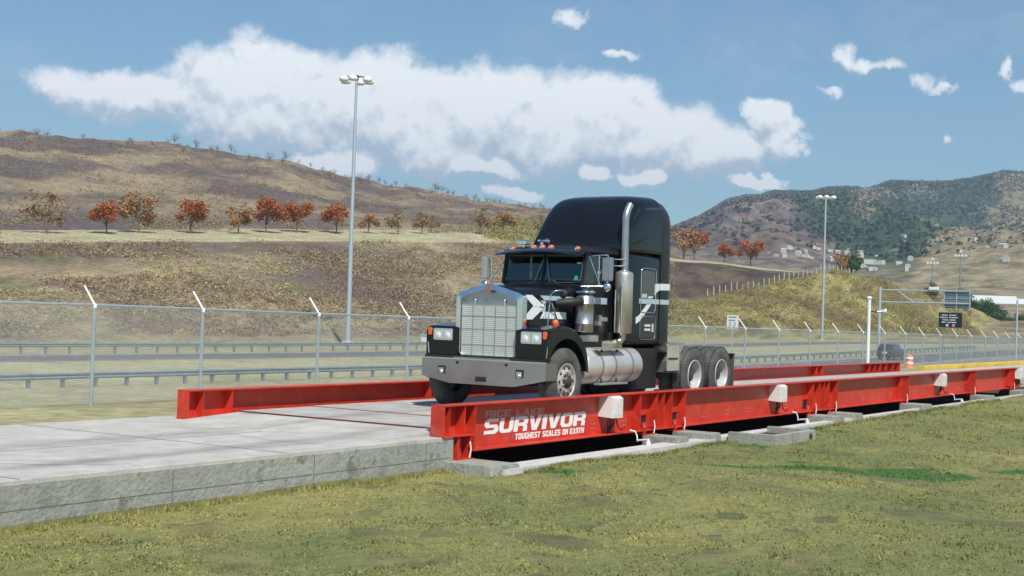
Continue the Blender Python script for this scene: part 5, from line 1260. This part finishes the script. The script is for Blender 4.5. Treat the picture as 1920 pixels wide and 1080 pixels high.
# trees right of the truck on the terrace
for x, y, sc, k, lab in ((352, 169, 1.75, 'o', 'large orange brown tree just behind the back of the sleeper'), (361, 170, 1.6, 'r', 'rust red tree beside the large orange tree behind the sleeper'), (384, 171, 1.1, 'r', 'small rust red tree alone in the gap right of the truck'), (404, 171, 1.55, 'r', 'broad orange red tree on the terrace midway between truck and light mast')):
    o = copy_tree(protos[k]); o.location = (x, y, hz_at(x, y)-.1); o.scale = (sc*1.15, sc*1.15, sc); o.rotation_euler.z = x; o['label'] = lab; o['group'] = 'red trees on the terrace right of the truck'
g1_ = make_tree('green_bush_tree', 'round green tree on the crest just right of the light mast', 'tree', None, (4.5, 3.6, 3.6, 1900, .17, None, 21, .6), GRNLEAF, (357, 122.5, hz_at(357, 122.5)-.2), 1.45)
o = copy_tree(protos['o']); o.location = (350, 123, hz_at(350, 123)-.9); o.scale = (.95, .95, 1.2); o['label'] = 'thin orange tree leaning against the green tree by the light mast'; o['group'] = 'red trees on the terrace right of the truck'
g2_ = copy_tree(g1_); g2_.location = (412, 117, hz_at(412, 117)-.6); g2_.scale = (1.2, 1.2, 1.15); g2_['label'] = 'round green tree on the embankment crest above the sign gantry'
# green shrubs right of the gantry
gb = [(d*math.cos(R(a)), d*math.sin(R(a)), q) for a, d, q in ((14.75, 470, 1.5), (14.35, 500, 1.7), (13.95, 520, 1.8), (13.5, 540, 1.9), (13.1, 550, 1.9), (12.7, 560, 1.9), (12.3, 560, 1.9))]
for i, (x, y, s_) in enumerate(gb):
    o = copy_tree(g1_); o.location = (x, y, max(hz_at(x, y), -4)-1.2); o.scale = (s_*1.3, s_*1.3, s_*.85); o.rotation_euler.z = i*2.1
    o['group'] = 'green trees at the right end of the hillside'; o['label'] = 'dark green tree in the belt right of the gantry panel, %s from the left' % ordn[i]
# bare trees along the skyline
bare = make_tree('bare_tree', 'thin bare tree on the hill skyline', 'tree', 'bare trees along the skyline of the hill', (3.6, 3.0, 2.3, 260, .09, None, 33, 1.2, True), TWIG, (0, 0, 0))
bare2 = make_tree('bare_tree', 'thin bare tree on the hill skyline', 'tree', 'bare trees along the skyline of the hill', (3.4, 3.4, 2.4, 200, .09, None, 37, .8, True), TWIG, (0, 0, 0))
rg = random.Random(12); first = [True, True]
rt = .60
while rt < 1.86:
    y = 262+rg.uniform(-8, 10); x = rt*y; k = rg.randrange(2); src = (bare, bare2)[k]
    o = src if first[k] else copy_tree(src); first[k] = False
    s_ = rg.uniform(.35, .85); o.location = (x, y, hz_at(x, y)-.2); o.scale = (s_, s_, s_); o.rotation_euler.z = rg.uniform(0, 6)
    rt += rg.choice((.005, .008, .012, .02))*(1 if rt > .8 else 2)
# scrub: countless dry bushes and grass clumps
def scrub(name, n, seed, lm, region, lab, smin, smax, nl):
    rgn = np.random.default_rng(seed); V = []; F = 0
    cnt = 0; tries = 0; vs = []
    while cnt < n and tries < n*8:
        tries += 1; r, y = region(rgn)
        x = r*y
        if fbm(x*.03+seed, y*.05, 9, 3) < -.12: continue
        z = hill_z(r, y); s = smin+(smax-smin)*rgn.random()**2; cnt += 1
        k = nl; c = rgn.normal(0, 1, (k, 3))*np.array([.55, .55, .38])*s; c[:, 2] = np.abs(c[:, 2]); c += (x, y, z)
        nrm = rgn.normal(0, 1, (k, 3)); nrm /= np.linalg.norm(nrm, axis=1)[:, None]; u = np.cross(nrm, [0.1, .2, 1]); u /= np.linalg.norm(u, axis=1)[:, None]; w = np.cross(nrm, u)
        ls = (.07+.09*rgn.random((k, 1)))*(s**.5)
        q = np.stack([c-u*ls, c-w*ls*.7, c+u*ls, c+w*ls*.7], 1); vs.append(q.reshape(-1, 3))
    v = np.concatenate(vs).astype(np.float32); nq = len(v)//4
    me = bpy.data.meshes.new(name); me.vertices.add(len(v)); me.vertices.foreach_set('co', v.ravel()); me.loops.add(nq*4); me.loops.foreach_set('vertex_index', np.arange(nq*4, dtype=np.int32)); me.polygons.add(nq); me.polygons.foreach_set('loop_start', np.arange(0, nq*4, 4, dtype=np.int32)); me.update(); me.validate()
    me.materials.append(lm); o = bpy.data.objects.new(name, me); COL.objects.link(o); tag(o, lab, 'scrub', kind='stuff'); return o
def reg_low(g): y = 101+48*g.random(); return .55+1.5*g.random(), y
def reg_right(g): return 2.0+1.9*g.random(), 98+22*g.random()
def reg_up(g): y = 176+92*g.random(); return .56+1.5*g.random(), y
scrub('dry_brown_scrub', 6500, 1, leafmat('scrub_brown', (.2, .145, .10), (.32, .24, .155)), reg_low, 'brown dry scrub scattered over the lower burnt slope', .25, 1.3, 30)
scrub('pale_yellow_scrub', 4200, 2, leafmat('scrub_yellow', (.33, .28, .15), (.46, .4, .22)), reg_low, 'pale yellow dry bushes and grass clumps on the lower slope', .25, 1.2, 28)
scrub('yellow_grass_clumps', 3800, 3, leafmat('scrub_straw', (.28, .245, .10), (.38, .34, .15)), reg_right, 'straw yellow grass clumps on the embankment right of the truck', .3, 1.2, 24)
scrub('golden_brown_bushes', 2200, 9, leafmat('scrub_golden', (.22, .165, .07), (.33, .255, .12)), reg_right, 'golden brown dry bushes on the embankment right of the truck', .3, 1.5, 28)
scrub('olive_bushes', 420, 4, leafmat('scrub_olive', (.10, .115, .045), (.17, .17, .07)), reg_right, 'olive green bushes on the embankment right of the truck', .4, 2.2, 34)
scrub('grey_upper_scrub', 3600, 5, leafmat('scrub_grey', (.2, .16, .115), (.34, .27, .175)), reg_up, 'grey brown scrub over the upper burnt slope', .3, 1.5, 24)
scrub('rusty_bushes', 160, 6, leafmat('scrub_rust', (.27, .12, .045), (.38, .2, .08)), reg_up, 'rusty orange bushes dotted over the upper slope', .6, 2.0, 30)
scrub('terrace_bushes', 420, 11, leafmat('scrub_green_gold', (.20, .19, .07), (.34, .30, .12)), lambda g: (1.50+.34*g.random(), 150+40*g.random()), 'yellow green bushes at the end of the terrace left of the sleeper', .8, 3.2, 60)
scrub('terrace_undergrowth', 900, 12, leafmat('scrub_under', (.24, .19, .11), (.36, .3, .16)), lambda g: (.55+1.2*g.random(), 166+12*g.random()), 'dry undergrowth between the trees of the terrace row', .4, 1.6, 24)
# wooden fence posts on the embankment crest
m = MB(); m.tube([(0, 0, -.3), (.03, 0, .9), (0, .02, 1.9)], [.14, .13, .11], 7); q = m.build('wooden_post', WOOD); pd = q.data; bpy.data.objects.remove(q)
wf = thing('wooden_fence', (300, 122, 8), 'row of weathered wooden fence posts climbing the yellow crest right of the truck', 'fence'); rg = random.Random(2); lastp = None
for i, rt in enumerate(np.linspace(2.18, 2.90, 30)):
    y = 122+rg.uniform(-.4, .4); x = rt*y; place('fence_post', pd, (x, y, hz_at(x, y)), (rg.uniform(.8, 1.4), 1, rg.uniform(.7, 1.2)), wf)

# ------------------------------------------------------------------ far town
HW = mat('white_house_wall', (.50, .48, .44), .8, var=.08, vscale=.5); HR = mat('house_roof', (.42, .4, .38), .7, var=.15, vscale=.4); HRW = mat('white_metal_roof', (.66, .67, .67), .45)
def house(L_, W_, H_, rh):
    m = MB(); m.box(-L_/2, L_/2, -W_/2, W_/2, -3, H_); m.cur = 1
    m.add([(-L_/2-.3, -W_/2-.4, H_), (L_/2+.3, -W_/2-.4, H_), (L_/2+.3, W_/2+.4, H_), (-L_/2-.3, W_/2+.4, H_), (-L_/2-.3, 0, H_+rh), (L_/2+.3, 0, H_+rh)], [(0, 1, 5, 4), (2, 3, 4, 5), (0, 4, 3), (1, 2, 5), (0, 3, 2, 1)]); return m
hm = [house(14, 9, 4.5, 1.5).build('house', [HW, HRW], fix=False), house(22, 12, 6, 1.2).build('house', [HW, HR], fix=False), house(11, 10, 7, 1.8).build('house', [HW, HRW], fix=False)]
hd = [h.data for h in hm]
for h in hm: bpy.data.objects.remove(h)
rg = random.Random(9)
def put_house(az, d, k, lab, grp, s=1):
    x, y = d*math.cos(R(az)), d*math.sin(R(az)); o = bpy.data.objects.new('house', hd[k]); COL.objects.link(o); o.location = (x, y, mtn_z(az, d)); o.rotation_euler.z = rg.uniform(0, 3.1); o.scale = (s, s, s); tag(o, lab, 'house', grp)
for i in range(46):
    az = rg.uniform(18.4, 22.4) if i < 32 else rg.uniform(16.6, 19); put_house(az, el_to_d(az, rg.uniform(2.5, 2.95) if i < 32 else rg.uniform(2.1, 2.7)), rg.randrange(3), 'small pale house in the distant town below the mountains', 'distant town houses below the mountains', rg.uniform(.2, .38))
for i in range(22): put_house(rg.uniform(12.7, 17.5), rg.uniform(900, 1700), rg.randrange(3), 'lone pale house scattered on the right mountain slopes', 'houses scattered on the right slopes', rg.uniform(.22, .45))
# long white industrial roofs
for k, (az, d, L_, W_, H_, lab) in enumerate(((14.0, 700, 30, 16, 14.6, 'long white roofed industrial shed beyond the hillside, left one'), (12.75, 690, 22, 14, 13.2, 'white roofed industrial shed at the right edge of the photo'))):
    x, y = d*math.cos(R(az)), d*math.sin(R(az)); t = thing('industrial_shed', (x, y, 0), lab, 'shed')
    m = MB(); m.box(-L_/2, L_/2, -W_/2, W_/2, -6, H_); w = m.build('wall', HW); m = MB(); m.prism([(-W_/2-1, H_), (W_/2+1, H_), (W_/2+1, H_+.5), (0, H_+3), (-W_/2-1, H_+.5)], 'x', -L_/2-1, L_/2+1); r_ = m.build('roof', HRW)
    for q in (w, r_): q.parent = t
    t.rotation_euler.z = R(az+95)
# far flood light masts
for az, d, h, lab in ((15.83, 560, 27, 'distant mast with white floodlights left of its twin above the gantry'), (14.78, 560, 30, 'distant mast with white floodlights right of its twin above the gantry')):
    x, y = d*math.cos(R(az)), d*math.sin(R(az)); t = thing('floodlight_mast', (x, y, 0), lab, 'floodlight')
    m = MB(); m.tube([(x, y, -5), (x, y, h)], .28, 8); m.build('mast', POSTG, t)
    m = MB()
    for k in (-1.9, -.6, .6, 1.9): m.box(x-.3, x+.1, y+k-.45, y+k+.45, h-1.0, h-.1, .1)
    m.box(x-.3, x+.1, y-.5, y+.5, h+.6, h+1.4, .1); m.build('floodlights', WHITEP, t)

# ------------------------------------------------------------------ haze
m = MB(); m.box(-700, 4600, -900, 4200, -40, 480); hz_ = m.build('haze', MATS['white_paint']); hz_.data.materials.clear()
HM_ = bpy.data.materials.new('haze_air'); HM_.use_nodes = True; nt = HM_.node_tree; nt.nodes.remove(nt.nodes['Principled BSDF']); pv = nt.nodes.new('ShaderNodeVolumePrincipled')
pv.inputs['Color'].default_value = (.62, .80, 1, 1); pv.inputs['Density'].default_value = .00018; pv.inputs['Anisotropy'].default_value = .1
nt.links.new(pv.outputs[0], nt.nodes['Material Output'].inputs['Volume']); hz_.data.materials.append(HM_); tag(hz_, kind='stuff')
hz_['label'] = 'thin pale blue air between the camera and the far mountains'; hz_['category'] = 'haze'
# ------------------------------------------------------------------ separate pieces become objects of their own
def explode(o):
    me = o.data; nv = len(me.vertices); par = list(range(nv))
    def find(a):
        while par[a] != a: par[a] = par[par[a]]; a = par[a]
        return a
    wl = {}
    for i, v in enumerate(me.vertices):
        k = (round(v.co.x, 4), round(v.co.y, 4), round(v.co.z, 4))
        if k in wl: par[find(i)] = find(wl[k])
        else: wl[k] = i
    for e in me.edges: a, b = find(e.vertices[0]), find(e.vertices[1]); par[a] = b
    comp = {}
    for i in range(nv): comp.setdefault(find(i), []).append(i)
    if len(comp) < 2 or len(comp) > 400: return
    boxes = []
    for ids in comp.values():
        c = np.array([me.vertices[i].co[:] for i in ids]); boxes.append([c.min(0)-.006, c.max(0)+.006, set(ids)])
    ch = True
    while ch:
        ch = False
        for i in range(len(boxes)):
            for j in range(len(boxes)-1, i, -1):
                if (boxes[i][0] <= boxes[j][1]).all() and (boxes[j][0] <= boxes[i][1]).all():
                    boxes[i] = [np.minimum(boxes[i][0], boxes[j][0]), np.maximum(boxes[i][1], boxes[j][1]), boxes[i][2] | boxes[j][2]]; del boxes[j]; ch = True
    if not 2 <= len(boxes) <= 60: return
    subs = []
    for k, bx_ in enumerate(boxes):
        bm = bmesh.new(); bm.from_mesh(me); bm.verts.ensure_lookup_table()
        bmesh.ops.delete(bm, geom=[v for v in bm.verts if v.index not in bx_[2]], context='VERTS'); nm = bpy.data.meshes.new(me.name); bm.to_mesh(nm); bm.free()
        for mt in me.materials: nm.materials.append(mt)
        subs.append(nm)
    o.data = subs[0]
    for nm in subs[1:]: c = o.copy(); c.data = nm; COL.objects.link(c)
KEEP = {'grille_bars', 'grille_seam', 'lettering', 'board_writing', 'sign_lettering', 'crown', 'trunk', 'mesh_panel', 'chassis', 'deck', 'car_window', 'tyre', 'rim', 'roof_and_pillars', 'grille_screen', 'window_pillars', 'lower_step', 'cable_bundle', 'door_numbers', 'side_girder'}
for o in list(bpy.data.objects):
    if o.type == 'MESH' and o.parent and o.data.users == 1 and o.name.split('.')[0] not in KEEP and len(o.data.vertices) < 6000 and not kids(o): explode(o)
